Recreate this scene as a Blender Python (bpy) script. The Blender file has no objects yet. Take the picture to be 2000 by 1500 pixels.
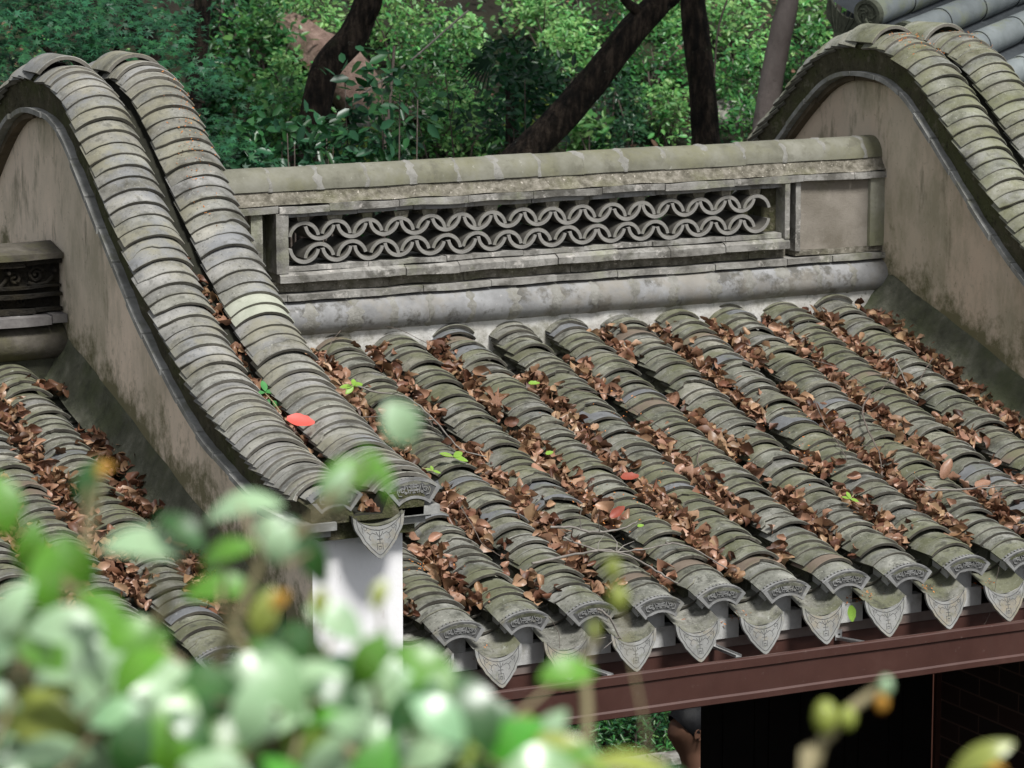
import bpy, math, random
import numpy as np
from mathutils import Vector, Matrix, noise as mnoise

# ------------------------------------------------------------------ camera, world, sun, exposure
scene = bpy.context.scene
COL = scene.collection
CAM = Vector((-4.6133, -9.1075, 2.6361))
YAW, PITCH, ROLL, FPX = math.radians(26.9606), math.radians(10.042), math.radians(-0.02), 6500.0
cam_data = bpy.data.cameras.new("camera")
cam = bpy.data.objects.new("camera", cam_data)
COL.objects.link(cam)
cam.location = CAM
cam.rotation_euler = (math.radians(90) - PITCH, 0, -YAW)
cam_data.sensor_width = 36.0
cam_data.lens = 36.0 * FPX / 2000.0
cam_data.clip_start = 0.05
cam_data.clip_end = 400
cam_data.dof.use_dof = True
cam_data.dof.focus_distance = 10.9
cam_data.dof.aperture_fstop = 11.5
scene.camera = cam

world = bpy.data.worlds.new("World")
scene.world = world
world.use_nodes = True
wn = world.node_tree.nodes
wl = world.node_tree.links
for n in list(wn):
    wn.remove(n)
sky = wn.new("ShaderNodeTexSky")
sky.sky_type = 'NISHITA'
sky.sun_disc = False
SUN_EL, SUN_AZ = math.radians(58), math.radians(177)      # azimuth measured from +Y towards +X
sky.sun_elevation = SUN_EL
sky.sun_rotation = SUN_AZ
hsv = wn.new("ShaderNodeHueSaturation")
hsv.inputs['Saturation'].default_value = 0.22              # bright overcast: the sky is nearly grey
bg = wn.new("ShaderNodeBackground")
bg.inputs['Strength'].default_value = 0.080
wo = wn.new("ShaderNodeOutputWorld")
wl.new(sky.outputs[0], hsv.inputs['Color'])
wl.new(hsv.outputs[0], bg.inputs[0])
wl.new(bg.outputs[0], wo.inputs[0])

sun_data = bpy.data.lights.new("sun", 'SUN')
sun_data.energy = 3.0
sun_data.angle = math.radians(14)
sun_data.color = (1.0, 0.985, 0.955)
sun = bpy.data.objects.new("sun", sun_data)
COL.objects.link(sun)
sd = Vector((math.sin(SUN_AZ) * math.cos(SUN_EL), math.cos(SUN_AZ) * math.cos(SUN_EL), math.sin(SUN_EL)))
sun.rotation_euler = sd.to_track_quat('Z', 'Y').to_euler()

scene.view_settings.view_transform = 'Standard'
scene.view_settings.look = 'None'
scene.view_settings.exposure = 0.68
scene.view_settings.gamma = 1.0
scene.cycles.max_bounces = 6
scene.cycles.diffuse_bounces = 3
scene.cycles.glossy_bounces = 2
scene.cycles.transmission_bounces = 3
scene.cycles.transparent_max_bounces = 4

rnd = random.Random(7)
U = rnd.uniform
G = rnd.gauss
PI = math.pi

# ------------------------------------------------------------------ layout helpers
FWD = Vector((math.sin(YAW) * math.cos(PITCH), math.cos(YAW) * math.cos(PITCH), -math.sin(PITCH)))
RIGHT = Vector((math.cos(YAW), -math.sin(YAW), 0))
UPV = RIGHT.cross(FWD)


def ray(x, y):
    return FWD + RIGHT * ((x - 1000) / FPX) - UPV * ((y - 750) / FPX)


def at_depth(x, y, d):
    return CAM + ray(x, y) * d


def at_Y(x, y, Y):
    r = ray(x, y)
    return CAM + r * ((Y - CAM.y) / r.y)


def lerp(a, b, t):
    return a + (b - a) * t


def interp(pts, v):
    if v <= pts[0][0]:
        a, b = pts[0], pts[1]
    elif v >= pts[-1][0]:
        a, b = pts[-2], pts[-1]
    else:
        for a, b in zip(pts[:-1], pts[1:]):
            if a[0] <= v <= b[0]:
                break
    return a[1] + (b[1] - a[1]) * (v - a[0]) / (b[0] - a[0])


def tag(o, label=None, cat=None, group=None, kind=None):
    if label:
        o['label'] = label
    if cat:
        o['category'] = cat
    if group:
        o['group'] = group
    if kind:
        o['kind'] = kind
    return o


def thing(name, loc, label, cat, group=None):
    o = bpy.data.objects.new(name, None)
    COL.objects.link(o)
    o.location = loc
    o.empty_display_size = 0.1
    return tag(o, label, cat, group, 'thing')


class MB:
    """collects vertices (world coordinates) and faces with a material index each"""

    def __init__(self):
        self.v, self.f, self.m = [], [], []

    def add(self, vs, fs, mi=0):
        b = len(self.v)
        self.v += [tuple(p) for p in vs]
        self.f += [tuple(b + i for i in f) for f in fs]
        self.m += [mi] * len(fs)

    def box(self, x0, x1, y0, y1, z0, z1, mi=0):
        vs = [(x, y, z) for x in (x0, x1) for y in (y0, y1) for z in (z0, z1)]
        self.add(vs, [(0, 1, 3, 2), (4, 6, 7, 5), (0, 4, 5, 1), (2, 3, 7, 6), (0, 2, 6, 4), (1, 5, 7, 3)], mi)

    def grid(self, rows, mi=0, closed=False):
        """rows: list of equal-length point rows"""
        n = len(rows[0])
        vs = [p for r in rows for p in r]
        fs = []
        for i in range(len(rows) - 1):
            for j in range(n - 1 + (1 if closed else 0)):
                k = (j + 1) % n
                fs.append((i * n + j, i * n + k, (i + 1) * n + k, (i + 1) * n + j))
        self.add(vs, fs, mi)

    def tube(self, pts, radii, seg=8, mi=0, caps=True):
        pts = [Vector(p) for p in pts]
        rows = []
        prev = None
        for i, p in enumerate(pts):
            t = (pts[min(i + 1, len(pts) - 1)] - pts[max(i - 1, 0)]).normalized()
            if prev is None:
                a = t.orthogonal().normalized()
            else:
                a = (prev - t * prev.dot(t)).normalized()
            prev = a
            b = t.cross(a)
            r = radii[i] if isinstance(radii, (list, tuple)) else radii
            rows.append([p + (a * math.cos(2 * PI * k / seg) + b * math.sin(2 * PI * k / seg)) * r for k in range(seg)])
        self.grid(rows, mi, closed=True)
        if caps:
            self.add(rows[0], [tuple(range(seg))], mi)
            self.add(rows[-1], [tuple(reversed(range(seg)))], mi)

    def build(self, name, mats, parent=None, origin=None, smooth=0.7):
        if not isinstance(mats, (list, tuple)):
            mats = [mats]
        if parent is not None:
            o0 = ORG.get(parent.name, Vector((0, 0, 0)))
        else:
            o0 = Vector(origin) if origin is not None else Vector((0, 0, 0))
        me = bpy.data.meshes.new(name)
        me.from_pydata([(a - o0.x, b - o0.y, c - o0.z) for a, b, c in self.v], [], self.f)
        for m in mats:
            me.materials.append(m)
        if len(mats) > 1:
            me.polygons.foreach_set('material_index', self.m)
        if smooth:
            me.polygons.foreach_set('use_smooth', [True] * len(me.polygons))
            me.set_sharp_from_angle(angle=smooth)
        me.update()
        ob = bpy.data.objects.new(name, me)
        COL.objects.link(ob)
        if parent is not None:
            ob.parent = parent
        else:
            ob.location = o0
        ORG[ob.name] = Vector(o0)
        return ob


ORG = {}


def make_thing(name, loc, label, cat, group=None):
    o = thing(name, loc, label, cat, group)
    ORG[o.name] = Vector(loc)
    return o


# ------------------------------------------------------------------ materials
def new_mat(name):
    m = bpy.data.materials.new(name)
    m.use_nodes = True
    nt = m.node_tree
    for n in list(nt.nodes):
        nt.nodes.remove(n)
    out = nt.nodes.new("ShaderNodeOutputMaterial")
    bs = nt.nodes.new("ShaderNodeBsdfPrincipled")
    nt.links.new(bs.outputs[0], out.inputs[0])
    return m, nt, bs, out


def c4(c):
    return (c[0], c[1], c[2], 1.0)


def surf(name, ramp, scale=6.0, detail=8.0, rough=0.85, island=0.0, patches=(), bump=0.3, bscale=60.0,
         stretch=(1, 1, 1), spec=0.3, hue=0.0, bdist=0.004, metallic=0.0):
    """procedural weathered surface. patches: (colour, scale, lo, hi, strength, stretch)"""
    m, nt, bs, out = new_mat(name)
    N, L = nt.nodes, nt.links
    tc = N.new("ShaderNodeTexCoord")

    def tex(sc, st, det=6.0, rgh=0.6, seed=0.0):
        mp = N.new("ShaderNodeMapping")
        mp.inputs['Scale'].default_value = st
        mp.inputs['Location'].default_value = (seed, seed * 1.7, seed * .6)
        L.new(tc.outputs['Object'], mp.inputs[0])
        t = N.new("ShaderNodeTexNoise")
        t.inputs['Scale'].default_value = sc
        t.inputs['Detail'].default_value = det
        t.inputs['Roughness'].default_value = rgh
        L.new(mp.outputs[0], t.inputs['Vector'])
        return t.outputs['Fac']
    r = N.new("ShaderNodeValToRGB")
    r.color_ramp.elements.remove(r.color_ramp.elements[1])
    for i, (p, c) in enumerate(ramp):
        e = r.color_ramp.elements[0] if i == 0 else r.color_ramp.elements.new(p)
        e.position = p
        e.color = c4(c)
    L.new(tex(scale, stretch, detail, 0.65), r.inputs[0])
    col = r.outputs[0]
    if island:
        g = N.new("ShaderNodeNewGeometry")
        mr = N.new("ShaderNodeMapRange")
        mr.inputs[3].default_value = 1 - island
        mr.inputs[4].default_value = 1 + island
        L.new(g.outputs['Random Per Island'], mr.inputs[0])
        h = N.new("ShaderNodeHueSaturation")
        L.new(mr.outputs[0], h.inputs['Value'])
        if hue:
            w = N.new("ShaderNodeTexWhiteNoise")
            w.noise_dimensions = '1D'
            L.new(g.outputs['Random Per Island'], w.inputs['W'])
            m2 = N.new("ShaderNodeMapRange")
            m2.inputs[3].default_value = 0.5 - hue
            m2.inputs[4].default_value = 0.5 + hue
            L.new(w.outputs['Value'], m2.inputs[0])
            L.new(m2.outputs[0], h.inputs['Hue'])
            m3 = N.new("ShaderNodeMapRange")
            m3.inputs[3].default_value = 0.5
            m3.inputs[4].default_value = 1.5
            w2 = N.new("ShaderNodeMath")
            w2.operation = 'FRACT'
            w3 = N.new("ShaderNodeMath")
            w3.operation = 'MULTIPLY'
            w3.inputs[1].default_value = 17.3
            L.new(w.outputs['Value'], w3.inputs[0])
            L.new(w3.outputs[0], w2.inputs[0])
            L.new(w2.outputs[0], m3.inputs[0])
            L.new(m3.outputs[0], h.inputs['Saturation'])
        L.new(col, h.inputs['Color'])
        col = h.outputs[0]
    for i, pt in enumerate(patches):
        pc, ps, lo, hi, st = pt[:5]
        sx = pt[5] if len(pt) > 5 else (1, 1, 1)
        mr = N.new("ShaderNodeMapRange")
        mr.inputs[1].default_value = lo
        mr.inputs[2].default_value = hi
        mr.inputs[4].default_value = st
        L.new(tex(ps, sx, 7.0, 0.68, 3.7 * (i + 1)), mr.inputs[0])
        mx = N.new("ShaderNodeMix")
        mx.data_type = 'RGBA'
        L.new(mr.outputs[0], mx.inputs[0])
        L.new(col, mx.inputs[6])
        mx.inputs[7].default_value = c4(pc)
        col = mx.outputs[2]
    L.new(col, bs.inputs['Base Color'])
    bs.inputs['Roughness'].default_value = rough
    bs.inputs['Specular IOR Level'].default_value = spec
    bs.inputs['Metallic'].default_value = metallic
    if bump:
        b = N.new("ShaderNodeBump")
        b.inputs['Strength'].default_value = bump
        b.inputs['Distance'].default_value = bdist
        L.new(tex(bscale, (1, 1, 1), 8.0, 0.7, 9.1), b.inputs['Height'])
        L.new(b.outputs[0], bs.inputs['Normal'])
    return m


def leafmat(name, c1, c2, rough=0.45, trans=0.3, val=0.35, hue=0.03, spec=0.4, scale=3.0):
    m, nt, bs, out = new_mat(name)
    N, L = nt.nodes, nt.links
    g = N.new("ShaderNodeNewGeometry")
    r = N.new("ShaderNodeValToRGB")
    r.color_ramp.elements[0].color = c4(c1)
    r.color_ramp.elements[1].color = c4(c2)
    L.new(g.outputs['Random Per Island'], r.inputs[0])
    tc = N.new("ShaderNodeTexCoord")
    t = N.new("ShaderNodeTexNoise")
    t.inputs['Scale'].default_value = scale
    t.inputs['Detail'].default_value = 4
    L.new(tc.outputs['Object'], t.inputs['Vector'])
    mr = N.new("ShaderNodeMapRange")
    mr.inputs[1].default_value = 0.3
    mr.inputs[2].default_value = 0.7
    mr.inputs[3].default_value = 1 - val
    mr.inputs[4].default_value = 1 + val
    L.new(t.outputs['Fac'], mr.inputs[0])
    h = N.new("ShaderNodeHueSaturation")
    L.new(mr.outputs[0], h.inputs['Value'])
    w = N.new("ShaderNodeTexWhiteNoise")
    w.noise_dimensions = '1D'
    L.new(g.outputs['Random Per Island'], w.inputs['W'])
    m2 = N.new("ShaderNodeMapRange")
    m2.inputs[3].default_value = 0.5 - hue
    m2.inputs[4].default_value = 0.5 + hue
    L.new(w.outputs['Value'], m2.inputs[0])
    L.new(m2.outputs[0], h.inputs['Hue'])
    L.new(r.outputs[0], h.inputs['Color'])
    L.new(h.outputs[0], bs.inputs['Base Color'])
    bs.inputs['Roughness'].default_value = rough
    bs.inputs['Specular IOR Level'].default_value = spec
    if trans:
        tr = N.new("ShaderNodeBsdfTranslucent")
        L.new(h.outputs[0], tr.inputs[0])
        ms = N.new("ShaderNodeMixShader")
        ms.inputs[0].default_value = trans
        L.new(bs.outputs[0], ms.inputs[1])
        L.new(tr.outputs[0], ms.inputs[2])
        L.new(ms.outputs[0], out.inputs[0])
    return m


M = {}
M['roof_tile'] = surf('roof_tile', [(0.30, (.05, .05, .038)), (0.42, (.125, .125, .10)), (0.56, (.19, .188, .158)), (0.72, (.30, .295, .255))],
                      scale=11, island=0.22, hue=0.02, rough=0.88, bump=0.55, bscale=110, bdist=.003,
                      patches=[((.48, .47, .41), 120, .60, .66, .6), ((.04, .038, .028), 95, .58, .64, .65), ((.11, .115, .055), 3.6, .45, .58, .65), ((.045, .045, .036), 22, .53, .64, .7), ((.36, .37, .33), 38, .63, .70, .75),
                               ((.20, .11, .055), 13, .67, .74, .45)])
M['gable_tile'] = surf('gable_tile', [(0.32, (.08, .078, .064)), (0.44, (.175, .172, .15)), (0.58, (.255, .25, .225)), (0.75, (.36, .352, .31))],
                       scale=7, island=0.16, hue=0.02, rough=0.82, bump=0.4, bscale=120, bdist=.0025,
                       patches=[((.48, .47, .41), 120, .60, .66, .6), ((.04, .038, .028), 95, .58, .64, .65), ((.24, .225, .155), 5, .48, .62, .6), ((.19, .20, .225), 3.1, .55, .62, .45), ((.085, .083, .07), 24, .55, .66, .65),
                                ((.5, .5, .46), 55, .67, .73, .55)])
M['gable_tile_mossy'] = surf('gable_tile_mossy', [(0.32, (.075, .075, .05)), (0.5, (.20, .20, .16)), (0.75, (.34, .34, .305))],
                             scale=8, island=0.16, hue=0.02, rough=0.82, bump=0.4, bscale=120, bdist=.0025,
                             patches=[((.48, .47, .41), 120, .60, .66, .6), ((.04, .038, .028), 95, .58, .64, .65), ((.17, .175, .09), 6, .44, .60, .6), ((.09, .09, .07), 30, .55, .67, .6), ((.5, .5, .48), 50, .68, .74, .5)])
M['tile_edge'] = surf('tile_edge', [(0.3, (.055, .05, .042)), (0.7, (.14, .13, .108))], scale=22, rough=.92, island=.25, bump=.5, bscale=150)
M['gable_edge'] = surf('gable_edge', [(0.3, (.10, .092, .078)), (0.7, (.20, .188, .162))], scale=22, rough=.92, island=.25, bump=.5, bscale=150)
M['gap_shade'] = surf('gap_shade', [(0.3, (.010, .010, .007)), (0.7, (.03, .03, .02))], scale=9, rough=.98, bump=.8, bscale=50)  # near-black colour standing in for the shade between the gable tile rows
M['pale_tile'] = surf('pale_tile', [(0.3, (.32, .335, .265)), (0.7, (.44, .45, .37))], scale=14, rough=.85, bump=.4, bscale=120,
                      patches=[((.2, .2, .15), 20, .58, .7, .5)])
M['blue_tile'] = surf('blue_tile', [(0.3, (.11, .115, .12)), (0.6, (.17, .175, .18)), (0.8, (.26, .265, .27))], scale=9, rough=.85, bump=.45, bscale=110,
                      patches=[((.12, .13, .07), 7, .52, .64, .6), ((.05, .05, .045), 22, .55, .65, .6), ((.42, .42, .4), 60, .64, .70, .6)])
M['rust_tile'] = surf('rust_tile', [(0.3, (.13, .10, .075)), (0.7, (.20, .16, .125))], scale=12, rough=.88, bump=.5, bscale=110,
                      patches=[((.14, .16, .08), 7, .5, .62, .5)])
M['pressed_clay'] = surf('pressed_clay', [(0.3, (.13, .13, .125)), (0.55, (.22, .22, .215)), (0.8, (.33, .33, .32))], scale=18, rough=.75,
                         bump=.35, bscale=140, island=.05, patches=[((.20, .185, .12), 12, .52, .66, .55), ((.1, .1, .09), 40, .6, .7, .5)])
M['clay_field'] = surf('clay_field', [(0.3, (.055, .055, .055)), (0.7, (.105, .105, .10))], scale=40, rough=.9, bump=.4, bscale=200)
M['drip_clay'] = surf('drip_clay', [(0.3, (.17, .17, .16)), (0.55, (.27, .27, .258)), (0.8, (.36, .36, .342))], scale=14, rough=.8, bump=.4, bscale=150,
                      patches=[((.30, .25, .16), 9, .50, .62, .6), ((.13, .135, .085), 20, .55, .66, .6)])
M['mortar_dark'] = surf('mortar_dark', [(0.3, (.035, .037, .028)), (0.7, (.09, .09, .065))], scale=9, rough=.95, bump=.8, bscale=50, bdist=.008,
                        patches=[((.10, .11, .05), 6, .5, .65, .5)])
M['fascia_mortar'] = surf('fascia_mortar', [(0.3, (.05, .045, .026)), (0.7, (.11, .10, .062))], scale=14, rough=.97, bump=1.0, bscale=60, bdist=.012,
                          patches=[((.075, .085, .03), 5, .45, .60, .7), ((.17, .155, .11), 22, .57, .65, .7), ((.02, .018, .012), 34, .56, .64, .7)])
M['moulding_brick'] = surf('moulding_brick', [(0.3, (.16, .16, .145)), (0.5, (.25, .25, .235)), (0.7, (.37, .37, .35))], scale=14, rough=.85, island=.12, bump=.5, bscale=90,
                           patches=[((.17, .17, .12), 9, .53, .64, .6), ((.6, .6, .56), 40, .68, .74, .6)])
M['moulding_dark'] = surf('moulding_dark', [(0.3, (.07, .055, .035)), (0.7, (.14, .11, .075))], scale=10, rough=.9, bump=.5, bscale=90)
M['flashing'] = surf('flashing', [(0.30, (.045, .048, .032)), (0.5, (.115, .118, .085)), (0.70, (.24, .235, .185))], scale=7, rough=.95, bump=.9, bscale=26, bdist=.012,
                     patches=[((.09, .105, .05), 4, .45, .6, .6), ((.04, .045, .03), 15, .56, .68, .6)])


def plaster_mat(name, base, moss_strength):
    return surf(name, [(0.3, base), (0.5, tuple(c * 1.1 for c in base)), (0.75, tuple(c * .88 for c in base))], scale=1.7, detail=5, rough=.9,
                bump=.35, bscale=60, bdist=.003,
                patches=[((.50, .455, .36), 1.3, .42, .60, .6, (1, 1, .6)), ((.20, .20, .115), 2.3, .50, .64, moss_strength, (1, 1.4, .7)),
                         ((.14, .12, .075), 55, .62, .70, .6), ((.11, .11, .062), 4.6, .56, .66, .6, (1, 1.5, .5))])


def moss_base(m):
    nt = m.node_tree
    N, L = nt.nodes, nt.links
    bs = [n for n in N if n.type == 'BSDF_PRINCIPLED'][0]
    src = bs.inputs['Base Color'].links[0].from_socket
    tc = N.new("ShaderNodeTexCoord")
    sp_ = N.new("ShaderNodeSeparateXYZ")
    L.new(tc.outputs['Object'], sp_.inputs[0])

    def math_(op, a, b):
        n = N.new("ShaderNodeMath")
        n.operation = op
        for k, v in enumerate((a, b)):
            if isinstance(v, (int, float)):
                n.inputs[k].default_value = v
            else:
                L.new(v, n.inputs[k])
        return n.outputs[0]
    line = math_('ADD', math_('MULTIPLY', sp_.outputs[1], .275), .055 + .275 * 2.09 + 3.3)
    d = math_('SUBTRACT', sp_.outputs[2], line)
    t = N.new("ShaderNodeTexNoise")
    t.inputs['Scale'].default_value = 9
    t.inputs['Detail'].default_value = 9
    t.inputs['Roughness'].default_value = .75
    L.new(tc.outputs['Object'], t.inputs['Vector'])
    mr = N.new("ShaderNodeMapRange")
    mr.inputs[1].default_value = .40
    mr.inputs[2].default_value = .13
    mr.inputs[3].default_value = 0
    mr.inputs[4].default_value = .55
    L.new(d, mr.inputs[0])
    f = math_('ADD', mr.outputs[0], math_('MULTIPLY', math_('SUBTRACT', t.outputs['Fac'], .5), 1.5))
    m2 = N.new("ShaderNodeMapRange")
    m2.inputs[1].default_value = .22
    m2.inputs[2].default_value = .50
    m2.inputs[4].default_value = .9
    L.new(f, m2.inputs[0])
    mx = N.new("ShaderNodeMix")
    mx.data_type = 'RGBA'
    L.new(m2.outputs[0], mx.inputs[0])
    L.new(src, mx.inputs[6])
    mx.inputs[7].default_value = (.135, .13, .062, 1)
    L.new(mx.outputs[2], bs.inputs['Base Color'])
    return m


M['plaster'] = moss_base(plaster_mat('plaster', (.78, .655, .53), .45))
M['plaster_right'] = moss_base(plaster_mat('plaster_right', (.60, .485, .375), .5))
M['white_plaster'] = surf('white_plaster', [(0.3, (.86, .85, .85)), (0.7, (.90, .89, .89))], scale=3, rough=.9, bump=.25, bscale=80,
                          patches=[((.36, .26, .225), 3.4, .535, .66, .85), ((.5, .44, .4), 14, .62, .70, .5, (1, 1, .3)), ((.3, .28, .24), 60, .68, .74, .6)])
M['white_mortar'] = surf('white_mortar', [(0.3, (.42, .40, .36)), (0.6, (.62, .61, .58))], scale=12, rough=.95, bump=.8, bscale=60, bdist=.006,
                         patches=[((.22, .21, .16), 7, .50, .62, .8), ((.10, .11, .06), 18, .60, .68, .7)])
M['eave_mortar'] = surf('eave_mortar', [(0.3, (.40, .40, .385)), (0.7, (.58, .58, .565))], scale=12, rough=.92, bump=.6, bscale=70,
                        patches=[((.25, .24, .2), 14, .55, .68, .6), ((.6, .6, .6), 22, .62, .7, .5)])
M['stone'] = surf('stone', [(0.3, (.11, .105, .095)), (0.48, (.235, .225, .205)), (0.7, (.38, .37, .345))], scale=11, rough=.92, bump=.8, bscale=55, bdist=.006,
                  patches=[((.085, .08, .068), 9, .50, .60, .8), ((.55, .52, .48), 15, .58, .66, .8), ((.22, .235, .12), 4, .52, .66, .45), ((.62, .6, .55), 70, .70, .75, .8)])
M['stone_moss'] = surf('stone_moss', [(0.25, (.17, .165, .125)), (0.5, (.27, .265, .21)), (0.75, (.36, .355, .30))], scale=6, rough=.92, bump=.6, bscale=60, bdist=.005,
                       patches=[((.22, .225, .125), 4.5, .42, .62, .6), ((.16, .155, .12), 13, .56, .66, .5), ((.50, .5, .45), 60, .70, .76, .6)])
M['cap_tile'] = surf('cap_tile', [(0.3, (.115, .112, .084)), (0.5, (.18, .176, .138)), (0.75, (.25, .245, .208))], scale=7, rough=.9, bump=.5, bscale=70, bdist=.004,
                      patches=[((.165, .16, .09), 3.2, .46, .60, .6), ((.11, .105, .08), 11, .55, .65, .7), ((.42, .41, .37), 34, .64, .71, .7)])
M['rough_cement'] = surf('rough_cement', [(0.32, (.08, .072, .054)), (0.5, (.18, .165, .13)), (0.68, (.31, .285, .24))], scale=34, rough=.97, bump=1.0, bscale=120, bdist=.008,
                         patches=[((.62, .57, .49), 70, .61, .67, .9), ((.17, .17, .09), 5, .5, .66, .6)])
M['joint_mortar'] = surf('joint_mortar', [(0.3, (.17, .165, .145)), (0.7, (.30, .293, .268))], scale=20, rough=.95, bump=.9, bscale=80, bdist=.006,
                         patches=[((.2, .19, .14), 20, .55, .66, .7)])
M['tube_tile'] = surf('tube_tile', [(0.3, (.16, .16, .158)), (0.5, (.25, .25, .25)), (0.72, (.34, .342, .345))], scale=8, rough=.85, bump=.4, bscale=70,
                      patches=[((.085, .08, .068), 10, .52, .61, .85), ((.25, .23, .195), 3.5, .48, .60, .7), ((.52, .5, .47), 30, .66, .72, .6)])
M['lattice_clay'] = surf('lattice_clay', [(0.3, (.17, .163, .15)), (0.7, (.30, .29, .268))], scale=14, rough=.88, bump=.5, bscale=110, island=.1,
                         patches=[((.18, .18, .11), 6, .54, .66, .5), ((.1, .09, .08), 60, .66, .72, .6)])
M['lattice_side_shade'] = surf('lattice_side_shade', [(0.3, (.05, .047, .04)), (0.7, (.11, .103, .088))], scale=12, rough=.9, bump=.5, bscale=90)  # darker than the front clay, painting shade into the ring barrels
M['panel_plaster'] = surf('panel_plaster', [(0.3, (.17, .15, .12)), (0.6, (.28, .252, .215))], scale=4, rough=.93, bump=.6, bscale=130,
                          patches=[((.42, .38, .33), 2.6, .5, .66, .6), ((.13, .12, .075), 3.4, .55, .68, .75), ((.55, .5, .44), 110, .68, .73, .6)])
M['old_tube'] = surf('old_tube', [(0.3, (.045, .04, .032)), (0.5, (.085, .076, .06)), (0.72, (.15, .135, .115))], scale=9, rough=.92, bump=.7, bscale=60, bdist=.006,
                      patches=[((.10, .095, .045), 5, .45, .6, .7), ((.04, .035, .03), 8, .55, .64, .8)])
M['carved'] = surf('carved', [(0.3, (.010, .009, .007)), (0.7, (.032, .027, .021))], scale=12, rough=.9, bump=1.0, bscale=38, bdist=.02,
                   patches=[((.05, .04, .018), 5, .5, .66, .5)])
M['ledge_blotched'] = surf('ledge_blotched', [(0.3, (.10, .09, .09)), (0.7, (.22, .21, .20))], scale=14, rough=.9, bump=.6, bscale=70,
                           patches=[((.62, .62, .62), 9, .54, .60, .85)])
M['gutter'] = surf('gutter', [(0.3, (.052, .021, .016)), (0.6, (.070, .030, .023)), (0.8, (.095, .047, .038))], scale=5, rough=.5, bump=.12, bscale=200, spec=.45,
                   patches=[((.15, .11, .095), 45, .62, .70, .4), ((.07, .035, .028), 3, .52, .66, .5, (3, 1, 1)), ((.5, .48, .45), 160, .74, .78, .6)])
M['gutter_inside'] = surf('gutter_inside', [(0.3, (.16, .125, .11)), (0.7, (.22, .18, .165))], scale=4, rough=.42, bump=.1, bscale=100, spec=.5,
                          patches=[((.10, .06, .045), 5, .5, .64, .6)])
M['steel'] = surf('steel', [(0.3, (.42, .42, .42)), (0.7, (.6, .6, .59))], scale=30, rough=.45, bump=.1, metallic=.6,
                  patches=[((.3, .2, .12), 40, .62, .7, .6)])
M['shade_black_wood'] = surf('shade_black_wood', [(0.3, (.006, .005, .005)), (0.7, (.012, .009, .008))], scale=6, rough=.7, bump=.2, spec=.2)  # dark-stained wood, coloured near black to carry the shade under the eave
M['red_wood'] = surf('red_wood', [(0.3, (.06, .022, .015)), (0.7, (.09, .035, .022))], scale=9, rough=.6, bump=.2)
M['dark_wood'] = surf('dark_wood', [(0.3, (.022, .013, .010)), (0.7, (.04, .024, .017))], scale=9, rough=.7, bump=.2, stretch=(1, .2, 1))
M['brown_wall'] = surf('brown_wall', [(0.3, (.19, .145, .12)), (0.7, (.26, .20, .17))], scale=3, rough=.92, bump=.3, bscale=60,
                       patches=[((.10, .09, .06), 3, .52, .66, .6)])
M['log'] = surf('log', [(0.3, (.15, .095, .075)), (0.6, (.30, .21, .17)), (0.8, (.42, .32, .27))], scale=12, rough=.95, bump=1, bscale=24, bdist=.03,
                stretch=(1, 1, 1), patches=[((.10, .09, .05), 5, .52, .64, .6), ((.5, .36, .3), 26, .62, .7, .6)])
M['bark_dark'] = surf('bark_dark', [(0.38, (.005, .004, .003)), (0.5, (.024, .017, .012)), (0.66, (.085, .062, .045))], scale=26, rough=.95, bump=1, bscale=22, bdist=.05,
                      stretch=(1, 1, .25), patches=[((.03, .038, .015), 5, .54, .66, .5), ((.20, .21, .17), 16, .66, .71, .7)])
M['bark_pale'] = surf('bark_pale', [(0.3, (.16, .13, .115)), (0.6, (.25, .21, .19)), (0.8, (.33, .28, .26))], scale=9, rough=.9, bump=.6, bscale=30, bdist=.015,
                      stretch=(1, 1, .35), patches=[((.10, .08, .07), 8, .56, .66, .6)])
M['twig'] = surf('twig', [(0.3, (.075, .058, .048)), (0.7, (.17, .14, .12))], scale=30, rough=.9, bump=.5, bscale=120)
M['twig_grey'] = surf('twig_grey', [(0.3, (.13, .115, .10)), (0.7, (.27, .25, .225))], scale=24, rough=.9, bump=.5, bscale=120)
M['soil'] = surf('soil', [(0.3, (.010, .009, .006)), (0.55, (.026, .022, .014)), (0.8, (.06, .046, .03))], scale=1.6, rough=1, bump=1, bscale=9, bdist=.1,
                 patches=[((.03, .05, .015), 1.2, .45, .6, .6)])
M['dry_leaf'] = leafmat('dry_leaf', (.15, .072, .037), (.41, .25, .155), rough=.42, trans=.12, val=.25, hue=.015, spec=.5, scale=25)
M['dry_leaf_dark'] = leafmat('dry_leaf_dark', (.045, .02, .010), (.17, .078, .04), rough=.5, trans=.1, val=.3, hue=.012, spec=.45, scale=25)
M['red_leaf'] = leafmat('red_leaf', (.75, .10, .075), (.75, .12, .09), rough=.45, trans=.3, val=.12, hue=0, scale=40)
M['dull_red_leaf'] = leafmat('dull_red_leaf', (.30, .065, .04), (.33, .08, .05), rough=.45, trans=.2, val=.15, hue=0, scale=40)
M['fresh_leaf'] = leafmat('fresh_leaf', (.13, .36, .05), (.30, .50, .08), rough=.4, trans=.3, val=.15, hue=.02, scale=30)
M['deep_leaf'] = leafmat('deep_leaf', (.05, .22, .07), (.10, .30, .10), rough=.35, trans=.25, val=.15, hue=.01, scale=30)
M['blossom'] = leafmat('blossom', (.38, .13, .035), (.60, .24, .07), rough=.8, trans=.1, val=.2, hue=.01)
M['maple'] = leafmat('maple', (.006, .045, .018), (.028, .13, .05), rough=.5, trans=.3, val=.5, hue=.02, scale=1.5)
M['leaf_dark'] = leafmat('leaf_dark', (.010, .045, .018), (.04, .14, .05), rough=.32, trans=.3, val=.5, hue=.03, scale=1.6)
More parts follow.
